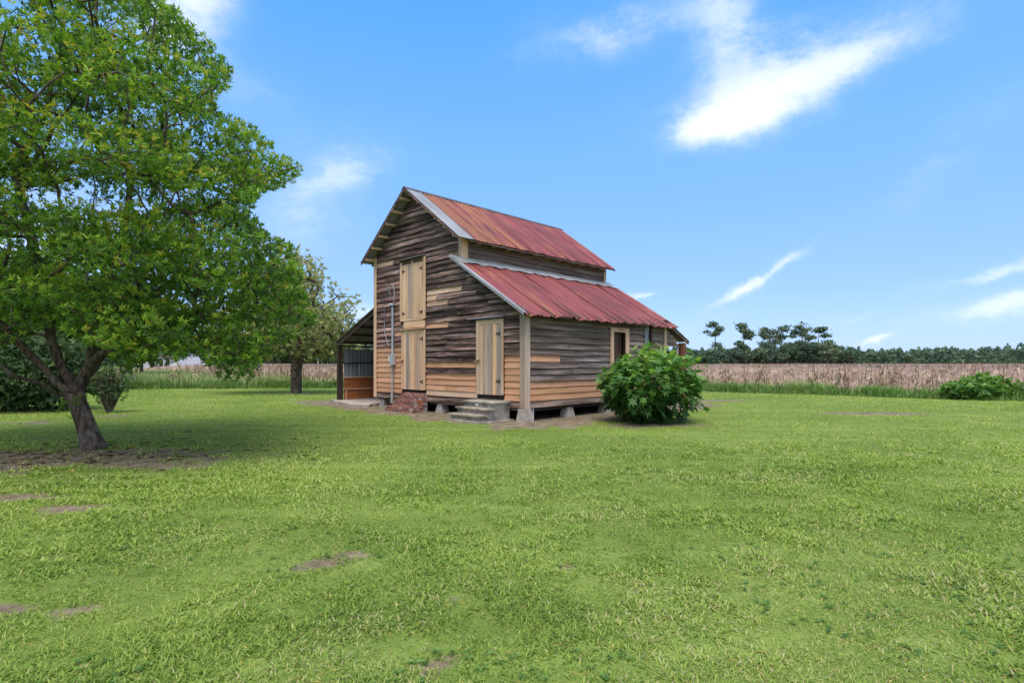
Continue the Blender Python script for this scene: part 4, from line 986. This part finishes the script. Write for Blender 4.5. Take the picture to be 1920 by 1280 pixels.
def fig():
    loc = np.array([3.45, 14.15, 0]); root = empty('fig_bush', tuple(loc), label='rounded green fig bush with large lobed leaves beside the barn wall', cat='bush')
    tp = [fig_template() for _ in range(6)]; mes = []
    for V, F_ in tp:
        for tv in (.1, .3, .45, .6, .75, .95):
            me = bpy.data.meshes.new('leaf'); me.from_pydata([tuple(v) for v in V], [], [tuple(f) for f in F_]); a_ = me.attributes.new('tint', 'FLOAT', 'POINT')
            a_.data.foreach_set('value', np.full(len(V), tv, np.float32)); me.shade_smooth(); me.materials.append(LEAF_F); mes.append((tv, me))
    c = np.array([0, 0, .90]); rr = np.array([1.13, 1.08, .84]); L = []
    n = 2300
    v = norm(R.normal(size=(n, 3))); lump = 1 + .55 * (fbm(v[:, 0] * 2.9 + 9, v[:, 2] * 2.9 + v[:, 1] * 2.2, 3) - .5) * 2
    rad_ = np.where(R.random(n) < .68, R.uniform(.84, 1.04, n), R.uniform(.45, .85, n)); P = c + v * rr * (rad_ * lump)[:, None]
    P[:, 2] = np.maximum(P[:, 2], .10); low = P[:, 2] < .35; P[low, :2] *= .78
    k = (P[:, 2] > .13) | (R.random(n) < .25); P = P[k]; v = v[k]; n = len(P)
    # stray shoots on top right
    ex = np.array([[.95, -.2, 1.72], [1.0, -.2, 1.84], [.9, -.15, 1.62], [1.3, .1, 1.5], [1.45, .1, 1.42], [1.2, 0, 1.6], [-.2, 0, 1.82], [1.42, 0, .45], [1.5, 0, .35]]); P = np.concatenate([P, ex]); v = np.concatenate([v, norm(ex - c)]); n = len(P)
    D = norm(v * [1, 1, .25] + R.normal(0, .38, (n, 3)) + [0, 0, -.22]); N = norm(v * .55 + [0, 0, 1.0] + R.normal(0, .36, (n, 3)))
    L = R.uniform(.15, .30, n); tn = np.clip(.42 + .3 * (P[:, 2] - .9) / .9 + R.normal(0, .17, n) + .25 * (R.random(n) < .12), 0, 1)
    score = -P[:, 1] - .2 * np.abs(P[:, 0]) + .35 * P[:, 2] + 5 * (np.linalg.norm((P - c) / rr, axis=1) > .93) + L * 3
    order = np.argsort(-score)
    parts = []
    for r_, i in enumerate(order):
        Sd = norm(np.cross(N[i], D[i])); Nn = np.cross(D[i], Sd); M = np.stack([D[i], Sd, Nn], 1) * L[i]
        if r_ < 300:
            tv, me = min(mes[(i % 6) * 6:(i % 6) * 6 + 6], key=lambda q: abs(q[0] - tn[i]))
            o = bpy.data.objects.new('leaf', me); COL.objects.link(o); o.parent = root
            m4 = Matrix([[*M[0], P[i][0]], [*M[1], P[i][1]], [*M[2], P[i][2]], [0, 0, 0, 1]]); o.matrix_local = m4
        else:
            V, F_ = tp[i % 6]; parts.append((V @ M.T + P[i], F_, np.full(len(V), tn[i])))
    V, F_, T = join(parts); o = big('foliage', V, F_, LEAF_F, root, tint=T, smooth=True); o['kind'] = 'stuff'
    segs = []
    for i in range(26):
        a_ = R.uniform(0, 6.28); tgt = c + norm(np.array([math.cos(a_), math.sin(a_), R.uniform(-.1, 1.2)])) * rr * .9; p = np.array([math.cos(a_) * .15, math.sin(a_) * .15, -.03]); n_ = 6
        for k in range(n_):
            f0, f1 = k / n_, (k + 1) / n_; b0 = np.array([0, 0, .25]); g0 = p + (tgt - p) * f0 + b0 * math.sin(f0 * 3.14); g1 = p + (tgt - p) * f1 + b0 * math.sin(f1 * 3.14); segs.append((g0, .018 * (1 - f0 * .7), g1, .018 * (1 - f1 * .7)))
    V, F_ = tubes_np(segs); big('stems', V, F_, BARK, root, smooth=True)
fig()

# --- shrubs at left
def shrub(name, label, loc, c, rr, n, k, L0, L1, w, LM, tc, stems=16, lump=.3, core=.5, up=.5):
    root = empty(name, loc, label=label, cat='shrub'); v = norm(R.normal(size=(n, 3)))
    lm = 1 + lump * (fbm(v[:, 0] * 3 + 9, v[:, 2] * 3 + v[:, 1] * 2.3, 3) - .5) * 2
    P = np.array(c) + v * np.array(rr) * (R.uniform(core, 1, n) * lm)[:, None]; P[:, 2] = np.abs(P[:, 2]) + .03
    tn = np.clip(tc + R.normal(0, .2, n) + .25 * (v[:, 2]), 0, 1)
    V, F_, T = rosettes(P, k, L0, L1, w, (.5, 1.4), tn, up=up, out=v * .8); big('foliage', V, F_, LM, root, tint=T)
    segs = []
    for i in range(stems):
        a_ = R.uniform(0, 6.28); tgt = np.array(c) + np.array([math.cos(a_) * rr[0] * .75, math.sin(a_) * rr[1] * .75, R.uniform(0, .8) * rr[2]]); p = np.array([math.cos(a_) * min(rr[0] * .1, .05), math.sin(a_) * min(rr[1] * .1, .05), -.03])
        for q_ in range(4):
            f0, f1 = q_ / 4, (q_ + 1) / 4; segs.append((p + (tgt - p) * f0, .016, p + (tgt - p) * f1, .012))
    V, F_ = tubes_np(segs); big('stems', V, F_, BARK, root, smooth=True)
    return root
shrub('evergreen_bush', 'big dark evergreen bush at the far left edge behind the leaning tree', (-15.6, 17.4, 0), (0, 0, 1.25), (2.1, 1.7, 1.35), 2600, 6, .12, .2, .4, LEAF_D, .5)
shrub('cane_shrub', 'small upright many-stemmed shrub on the lawn behind the leaning trunk', (-12.45, 16.9, 0), (0, 0, .85), (.58, .5, .6), 620, 6, .06, .12, .26, LEAF_D, .62, stems=34, lump=.4, core=.3)
shrub('vine_thicket', 'bright green leafy vine thicket at the edge of the corn field', (19.6, 23.0, 0), (0, 0, .30), (1.55, .8, .60), 900, 4, .13, .2, .75, LEAF_V, .55, stems=8, lump=.5, core=.6, up=.8)

# ------------------------------------------------------------------ corn field
def corn_tpl(h, seed, nl=6, top=True):
    r_ = np.random.default_rng(seed); V = []; F_ = []; T = []
    def strip(pts, w, t):
        n0 = len(V)
        for i, (p, ww) in enumerate(zip(pts, w)):
            s_ = np.array([-dirv[1], dirv[0], 0]) * ww * .5; V.append(p - s_); V.append(p + s_); T.extend([t, t])
        for i in range(len(pts) - 1): a_ = n0 + 2 * i; F_.extend([(a_, a_ + 1, a_ + 3), (a_, a_ + 3, a_ + 2)])
    lean = r_.normal(0, .05, 2)
    for q_ in range(2):
        a_ = q_ * 1.57; dirv = np.array([math.cos(a_), math.sin(a_), 0]); strip([np.array([0, 0, 0.]), np.array([lean[0] * h, lean[1] * h, h])], [.025, .012], r_.uniform(.2, .55))
    for i in range(nl):
        z = h * (.22 + .68 * i / nl) + r_.uniform(-.05, .05); a_ = r_.uniform(0, 6.28); dirv = np.array([math.cos(a_), math.sin(a_), 0]); L = r_.uniform(.22, .46); b_ = np.array([lean[0] * z, lean[1] * z, z])
        strip([b_, b_ + dirv * L * .35 + [0, 0, L * .28], b_ + dirv * L * .7 + [0, 0, -L * .05], b_ + dirv * L * .8 + [0, 0, -L * .55]], [.03, .055, .045, .008], np.clip(r_.normal(.58, .2), .05, .93))
    if top:
        for i in range(4):
            a_ = r_.uniform(0, 6.28); dirv = np.array([math.cos(a_), math.sin(a_), 0]); b_ = np.array([lean[0] * h, lean[1] * h, h - .03]); strip([b_, b_ + dirv * .05 + [0, 0, r_.uniform(.06, .15)]], [.014, .008], r_.uniform(.1, .6))
    if r_.random() < .6:
        a_ = r_.uniform(0, 6.28); dirv = np.array([math.cos(a_), math.sin(a_), 0]); z = h * .55; b_ = np.array([0, 0, z]); strip([b_, b_ + dirv * .08 + [0, 0, -.06], b_ + dirv * .12 + [0, 0, -.22]], [.05, .065, .02], .85)
    return np.array(V), np.array(F_), np.array(T)
def field():
    tp = [corn_tpl(R.uniform(1.12, 1.36), 100 + i) for i in range(10)]
    far = [corn_tpl(R.uniform(1.2, 1.4), 200 + i, 4, True) for i in range(8)]
    N = 46000; x = R.uniform(-40, 62, N); y = R.uniform(0, 75, N); d = field_d(x, y); ang = np.abs(x) < y * .99 + 3
    row = np.abs(((d / .76) % 1) - .5) < .22
    k = (d > 1.1) & (d < 9) & ang & row & (x > -17 - R.random(N) * 6); x, y, d = x[k], y[k], d[k]
    pos = np.stack([x, y, np.zeros(len(x))], 1)
    A = scatter(tp, pos, R.uniform(0, 6.28, len(x)), R.normal(1, .07, len(x)) * (1 + .12 * (R.random(len(x)) < .06)), R.normal(0, .13, len(x)) - .35 * (R.random(len(x)) < .06))
    N = 60000; dd = 24 + R.random(N) ** 1.7 * 260; th = R.uniform(-.9, .9, N); x = dd * np.tan(th); y = dd; d = field_d(x, y); k = (d > 8) & (np.abs(x) < y * 1.02 + 4) & (x > -.55 * y - 3) & ((y < 140) | (x > 0))
    x, y = x[k][:9500], y[k][:9500]; pos = np.stack([x, y, np.zeros(len(x)) + .02], 1)
    Bq = scatter(far, pos, R.uniform(0, 6.28, len(x)), R.normal(1.0, .045, len(x)) , R.normal(.05, .12, len(x)))
    # low weedy ground on the left corner of the field uses short dry grass
    V, F_, T = join([A, Bq]); o = big('corn_field', V, F_, CORN, tint=T); tag(o, kind='stuff')
    # dense canopy of the field farther in
    def soil():
        m, g, b, o = mat('dry_corn_canopy'); p = g.new('ShaderNodeNewGeometry').outputs['Position']
        n1 = g.noise(p, 2.2, 5, .7); n2 = g.noise(p, .07, 3, .5); c = g.ramp(n1, [(.3, (.10, .062, .045)), (.5, (.26, .18, .135)), (.7, (.46, .34, .26))]); c = g.mix(g.m('MULTIPLY', g.step(n2, .4, .7), .3), c, (.42, .32, .22))
        g.put(b.inputs['Base Color'], c); spec(b, .95, .05); bump(g, b, n1, .8, .2); return m
    gx = np.linspace(-60, 620, 300); dgrid = np.concatenate([np.linspace(0, 40, 90), 40 + np.geomspace(1, 340, 60)])
    # canopy surface in a fan from the field edge outward
    xs = np.concatenate([np.linspace(-300, -26, 14), np.linspace(-25, 60, 220), np.linspace(62, 420, 40)]); ys = np.concatenate([np.linspace(12, 60, 120), np.geomspace(61, 330, 60)])
    X, Y = np.meshgrid(xs, ys); d = field_d(X, Y); H_ = np.clip((d - 3.2) / 2.0, 0, 1); left = np.clip((X + 17) / 3, 0, 1) * np.where(Y > 45, 1, 1); left = np.maximum(left, np.clip((Y - 45) / 15, 0, 1) * (X > -.6 * Y))
    Z = H_ * left * (1.08 + .22 * fbm(X * 1.3, Y * 1.3, 3) + .10 * np.clip((Y - 40) / 60, 0, 1)) - .15 * (1 - H_ * left)
    idx = np.arange(X.size).reshape(X.shape); Q = np.stack([idx[:-1, :-1], idx[:-1, 1:], idx[1:, 1:], idx[1:, :-1]], -1).reshape(-1, 4)
    keep = (Z.ravel()[Q].max(1) > .05); o = big('corn_canopy', np.stack([X.ravel(), Y.ravel(), Z.ravel()], 1), Q[keep], soil(), smooth=False); tag(o, kind='stuff')
field()
def weeds():
    parts = []
    N = 47000; x = R.uniform(-34, 40, N); sl = np.interp(x, FE[:, 0], np.gradient(FE[:, 1], FE[:, 0])); y = np.interp(x, FE[:, 0], FE[:, 1]) + R.uniform(-.2, 2.3, N) * np.sqrt(1 + sl ** 2); d = field_d(x, y); k = (np.abs(x) < y + 2); x, y, d = x[k], y[k], d[k]
    cl = fbm(x * .9, y * .9, 3); k = R.random(len(x)) < np.clip((cl - .3) * 3.5, .2, 1); x, y, d, cl = x[k], y[k], d[k], cl[k]
    x = np.repeat(x, 3) + R.normal(0, .06, len(x) * 3); y = np.repeat(y, 3) + R.normal(0, .06, len(y) * 3); d = np.repeat(d, 3); cl = np.repeat(cl, 3); n = len(x)
    L = R.uniform(.32, .85, n) * np.clip(.45 + d, .3, 1.0) * (.45 + cl)
    V, F_ = blades(np.stack([x, y, np.zeros(n) - .02], 1), R.uniform(0, 6.28, n), R.uniform(.05, .7, n), L, R.uniform(.012, .026, n), .7)
    t = np.clip(.40 + (cl - .5) * .8 + R.normal(0, .17, n) + .12 * d, 0, 1); parts.append((V, F_, np.repeat(t, 5)))
    # tall dry grass filling the left corner
    N = 60000; y = R.uniform(31, 75, N); x = R.uniform(-.72, -.30, N) * y; d = field_d(x, y); k = (d > .5) & (x < -13); x, y = x[k], y[k]; n = len(x)
    L = R.uniform(.5, 1.0, n); V, F_ = blades(np.stack([x, y, np.zeros(n)], 1), R.uniform(0, 6.28, n), R.uniform(.0, .4, n), L, R.uniform(.02, .045, n), .5); parts.append((V, F_, np.repeat(np.clip(R.normal(.72, .22, n), 0, 1), 5)))
    V, F_, T = join(parts); o = big('field_edge_weeds', V, F_, WEED, tint=T); tag(o, kind='stuff')
weeds()

# ------------------------------------------------------------------ distant trees
def clumps(P, s0, s1, tint, flat=.7):
    n = len(P); D = rdir(n); N = rdir(n, .6); L = R.uniform(s0, s1, n); V, F_ = leaves2(P - D * L[:, None] * .5, D, N, L, L * R.uniform(.5, .9, n), .2, .1); return V, F_, np.repeat(np.clip(tint, 0, 1), 4)
def far_tree(name, label, x, y, h, wr, crown0, tc, kind, group=None, dens=1.0):
    root = empty(name, (x, y, 0), label=label, cat='tree', group=group); segs = []; P = []
    if kind == 'pine':
        lean = R.normal(0, .02, 2); top = np.array([lean[0] * h, lean[1] * h, h * .97]); segs.append((np.array([0, 0, -.1]), .22, top * .6, .15)); segs.append((top * .6, .15, top, .04))
        nb = int(R.integers(11, 17))
        for i in range(nb):
            z = h * R.uniform(crown0, 1.0); a_ = R.uniform(0, 6.28); L = wr * R.uniform(.45, 1) * (1.15 - (z / h - crown0) / (1 - crown0) * .6); e = np.array([math.cos(a_) * L, math.sin(a_) * L, z + R.uniform(-.1, .5)]); s_ = np.array([lean[0] * z, lean[1] * z, z - .3])
            segs.append((s_, .05, e, .02)); m = int(70 * dens); P.append(e + R.normal(size=(m, 3)) * [.62, .62, .30]); P.append(s_ + (e - s_) * .6 + R.normal(size=(m // 3, 3)) * [.5, .5, .25])
        P.append(top + R.normal(size=(30, 3)) * [.6, .6, .35])
    else:
        segs.append((np.array([0, 0, -.1]), .25, np.array([0, 0, h * .6]), .12)); nl = 14
        for i in range(nl):
            v = norm(R.normal(size=3)) * [wr * .7, wr * .7, h * .30]; c = np.array([0, 0, h * (.5 + crown0 * .2)]) + v; r_ = wr * R.uniform(.32, .55); m = int(130 * dens); q_ = norm(R.normal(size=(m, 3))) * (R.random(m) ** .3)[:, None] * [r_, r_, r_ * .75]; P.append(c + q_); segs.append((np.array([0, 0, h * .35]), .08, c, .03))
    P = np.concatenate(P); P = P[P[:, 2] > .2]; P = P[P[:, 2] < h * 1.04]
    V, F_, T = clumps(P, .35, .8, tc + R.normal(0, .17, len(P)) + (fbm(P[:, 0] + x, P[:, 2] + y, 2) - .5) * .8); big('crown', V, F_, LEAF_W, root, tint=T)
    V, F_ = tubes_np(segs); big('trunk', V, F_, BARKP if kind == 'pine' else BARK, root, smooth=True)
def at(px, d): return (px - 960) / FP * d
pl = ['leftmost tall pine with a loose crown, right of the barn roof', 'tall dense pine, the second from the left of the pine row', 'pine with sparse upper tufts, middle of the pine row', 'spreading tall pine just right of the middle of the row', 'tallest far pine with a lopsided crown leaning left', 'broad pine at the right end of the pine row']
for (px, top, wr, c0, tc, dn, d_), lab in zip([(1340, 606, 3.3, .5, .6, .8, 165), (1395, 609, 2.4, .3, .6, 1.8, 160), (1432, 616, 2.6, .45, .6, .8, 168), (1465, 612, 3.2, .5, .6, .9, 165), (1503, 605, 3.5, .5, .6, .9, 170), (1535, 615, 3.6, .25, .6, 2.0, 160)], pl):
    far_tree('pine_tree', lab, at(px, d_), d_, EYE + (HY - top) / FP * d_, wr, c0, tc, 'pine', 'tall pines beyond the field', dn)
k = 0
fl = []
for px in list(range(1285, 1600, 17)):
    d_ = R.uniform(148, 178); top = 655 - 10 * math.exp(-((px - 1500) / 60) ** 2) - R.uniform(-5, 9) + (6 if px < 1340 else 0); fl.append((px + R.uniform(-6, 6), top, d_))
fl += [(1545, 630, 158), (1568, 641, 166), (1520, 636, 172), (1390, 634, 158), (1440, 640, 164), (1480, 640, 160), (1500, 634, 158), (1345, 646, 160), (1585, 650, 166), (1555, 636, 150)]
where = ['just right of the barn', 'under the leftmost pine', 'between the first two pines', 'below the dense pine', 'at the middle of the pine row', 'right of the pine row', 'at the right end of the near grove']
for i, (px, top, d_) in enumerate(fl):
    h = EYE + (HY - top) / FP * d_; ww = where[min(6, int((px - 1275) / 47))]
    far_tree('grove_tree', f'{"low round" if h < 6 else "bushy"} grove tree beyond the corn, {ww}', at(px, d_), d_, h, R.uniform(2.2, 3.6), .3, .45 + R.uniform(-.3, .3), 'd', 'grove trees beyond the corn', .8)
for i, px in enumerate(range(430, 720, 24)):
    d_ = R.uniform(120, 150); top = R.uniform(628, 648); h = EYE + (HY - top) / FP * d_
    far_tree('grove_tree', 'dark green tree of the wood line, ' + ('glimpsed through the right half of the leaning tree' if px < 500 else 'behind the trunk and crown of the olive-leaved tree' if px < 600 else 'between the olive-leaved tree and the barn'), at(px, d_), d_, h, R.uniform(2.6, 3.8), .3, .35, 'd', 'wood line left of the barn', .8)
for i, (px, top, d_) in enumerate([(20, 600, 75), (95, 585, 80), (150, 610, 90), (210, 600, 100), (280, 610, 105), (340, 600, 110), (395, 620, 115)]):
    far_tree('roadside_tree', 'green tree beyond the road, seen through the leaves of the leaning tree', at(px, d_), d_, EYE + (HY - top) / FP * d_, 4.2, .3, .5, 'd', 'trees beyond the road', 1.6)
def wood_belt():
    n = 46000; a_ = R.uniform(-.95, .80, n); x = np.tan(a_) ; d_ = R.uniform(285, 325, n); h = 8.6 + 1.6 * (fbm(a_ * 60, a_ * 0 + 3, 3) - .5) * 2 + 2.4 * (fbm(a_ * 230, a_ * 0 + 8, 2) - .5) * 2 + np.clip((a_ - .6) * 12, 0, 2)
    Y = d_; X = x * d_; Z = R.random(n) ** .75 * h
    V, F_, T = clumps(np.stack([X, Y, Z], 1), 1.0, 2.4, .42 + R.normal(0, .16, n) + (fbm(a_ * 120, Z * .3, 3) - .5) * 1.0)
    m = 240; aa = np.linspace(-.97, .82, m); xx = np.tan(aa) * 322; hh = 7.0 + .9 * (fbm(aa * 60, aa * 0 + 3, 3) - .5) * 2
    V2 = np.concatenate([np.stack([xx, np.full(m, 322.), np.full(m, -1.)], 1), np.stack([xx, np.full(m, 324.), hh], 1)]); i = np.arange(m - 1); F2 = np.concatenate([np.stack([i, i + 1, m + i + 1], 1), np.stack([i, m + i + 1, m + i], 1)])
    V, F_, T = join([(V, F_, T), (V2, F2, np.full(2 * m, .08))]); tag(big('far_wood', V, F_, LEAF_W, tint=T), kind='stuff')
wood_belt()

# ------------------------------------------------------------------ white house, pole, far posts
hs_ = empty('white_house', (-56, 92, 0), rad(-28), label='white clapboard house with a grey roof, half hidden behind the leaning tree', cat='house')
q = Geo(); q.prism([(-6, -4, 0), (-6, 4, 0), (-6, 4, 2.9), (-6, 0, 4.6), (-6, -4, 2.9)], [(6, -4, 0), (6, 4, 0), (6, 4, 2.9), (6, 0, 4.6), (6, -4, 2.9)]); q.out('wall', WHITE, hs_)
for sg in (-1, 1):
    q = Geo(); q.prism([(-6.4, 0, 4.75), (-6.4, sg * 4.5, 2.85), (-6.4, sg * 4.5, 2.72), (-6.4, 0, 4.62)], [(6.4, 0, 4.75), (6.4, sg * 4.5, 2.85), (6.4, sg * 4.5, 2.72), (6.4, 0, 4.62)]); q.out('roof', ROOFG, hs_)
for x0 in (-4.4, -1.2, 3.2):
    q = Geo(); q.box(x0 - .08, x0 + 1.08, -4.05, -4.003, .95, 2.35); w_ = q.out('window', GREY, hs_, (2.5, 2.5, 2.5)); q = Geo(); q.box(x0, x0 + 1, -4.08, -4.053, 1.05, 2.25); q.out('pane', GLASS, w_)
q = Geo(); q.box(1.4, 2.4, -4.05, -4.003, .1, 2.2); q.out('door', BROWN, hs_)
up_ = empty('utility_pole', (-33.9, 50, 0), label='wooden utility pole with a yellow guy guard beyond the near field corner', cat='pole')
q = Geo(); q.tube([(0, 0, -.1), (0, 0, 9)], [.16, .1]); q.out('pole', GREY, up_); q = Geo(); q.tube([(0, 0, 8), (4.1, 0, 0)], .012, 4); q.out('guy_wire', METAL, up_); q = Geo(); q.tube([(2.7, 0, 2.73), (4.05, 0, .1)], .05, 6); q.out('guy_guard', YEL, up_)
q = Geo(); q.box(-1.2, 1.2, -.06, .06, 8.3, 8.42); q.out('crossarm', GREY, up_)
fp = Geo(); fp.tube([(0, 0, -.1), (0, 0, 3.0)], .11); o = fp.out('marker_post', WHITE, None, (.8, .78, .75)); o.location = (at(596, 110), 110, 0); tag(o, 'pale post standing in front of the wood line under the olive-leaved tree', 'post')
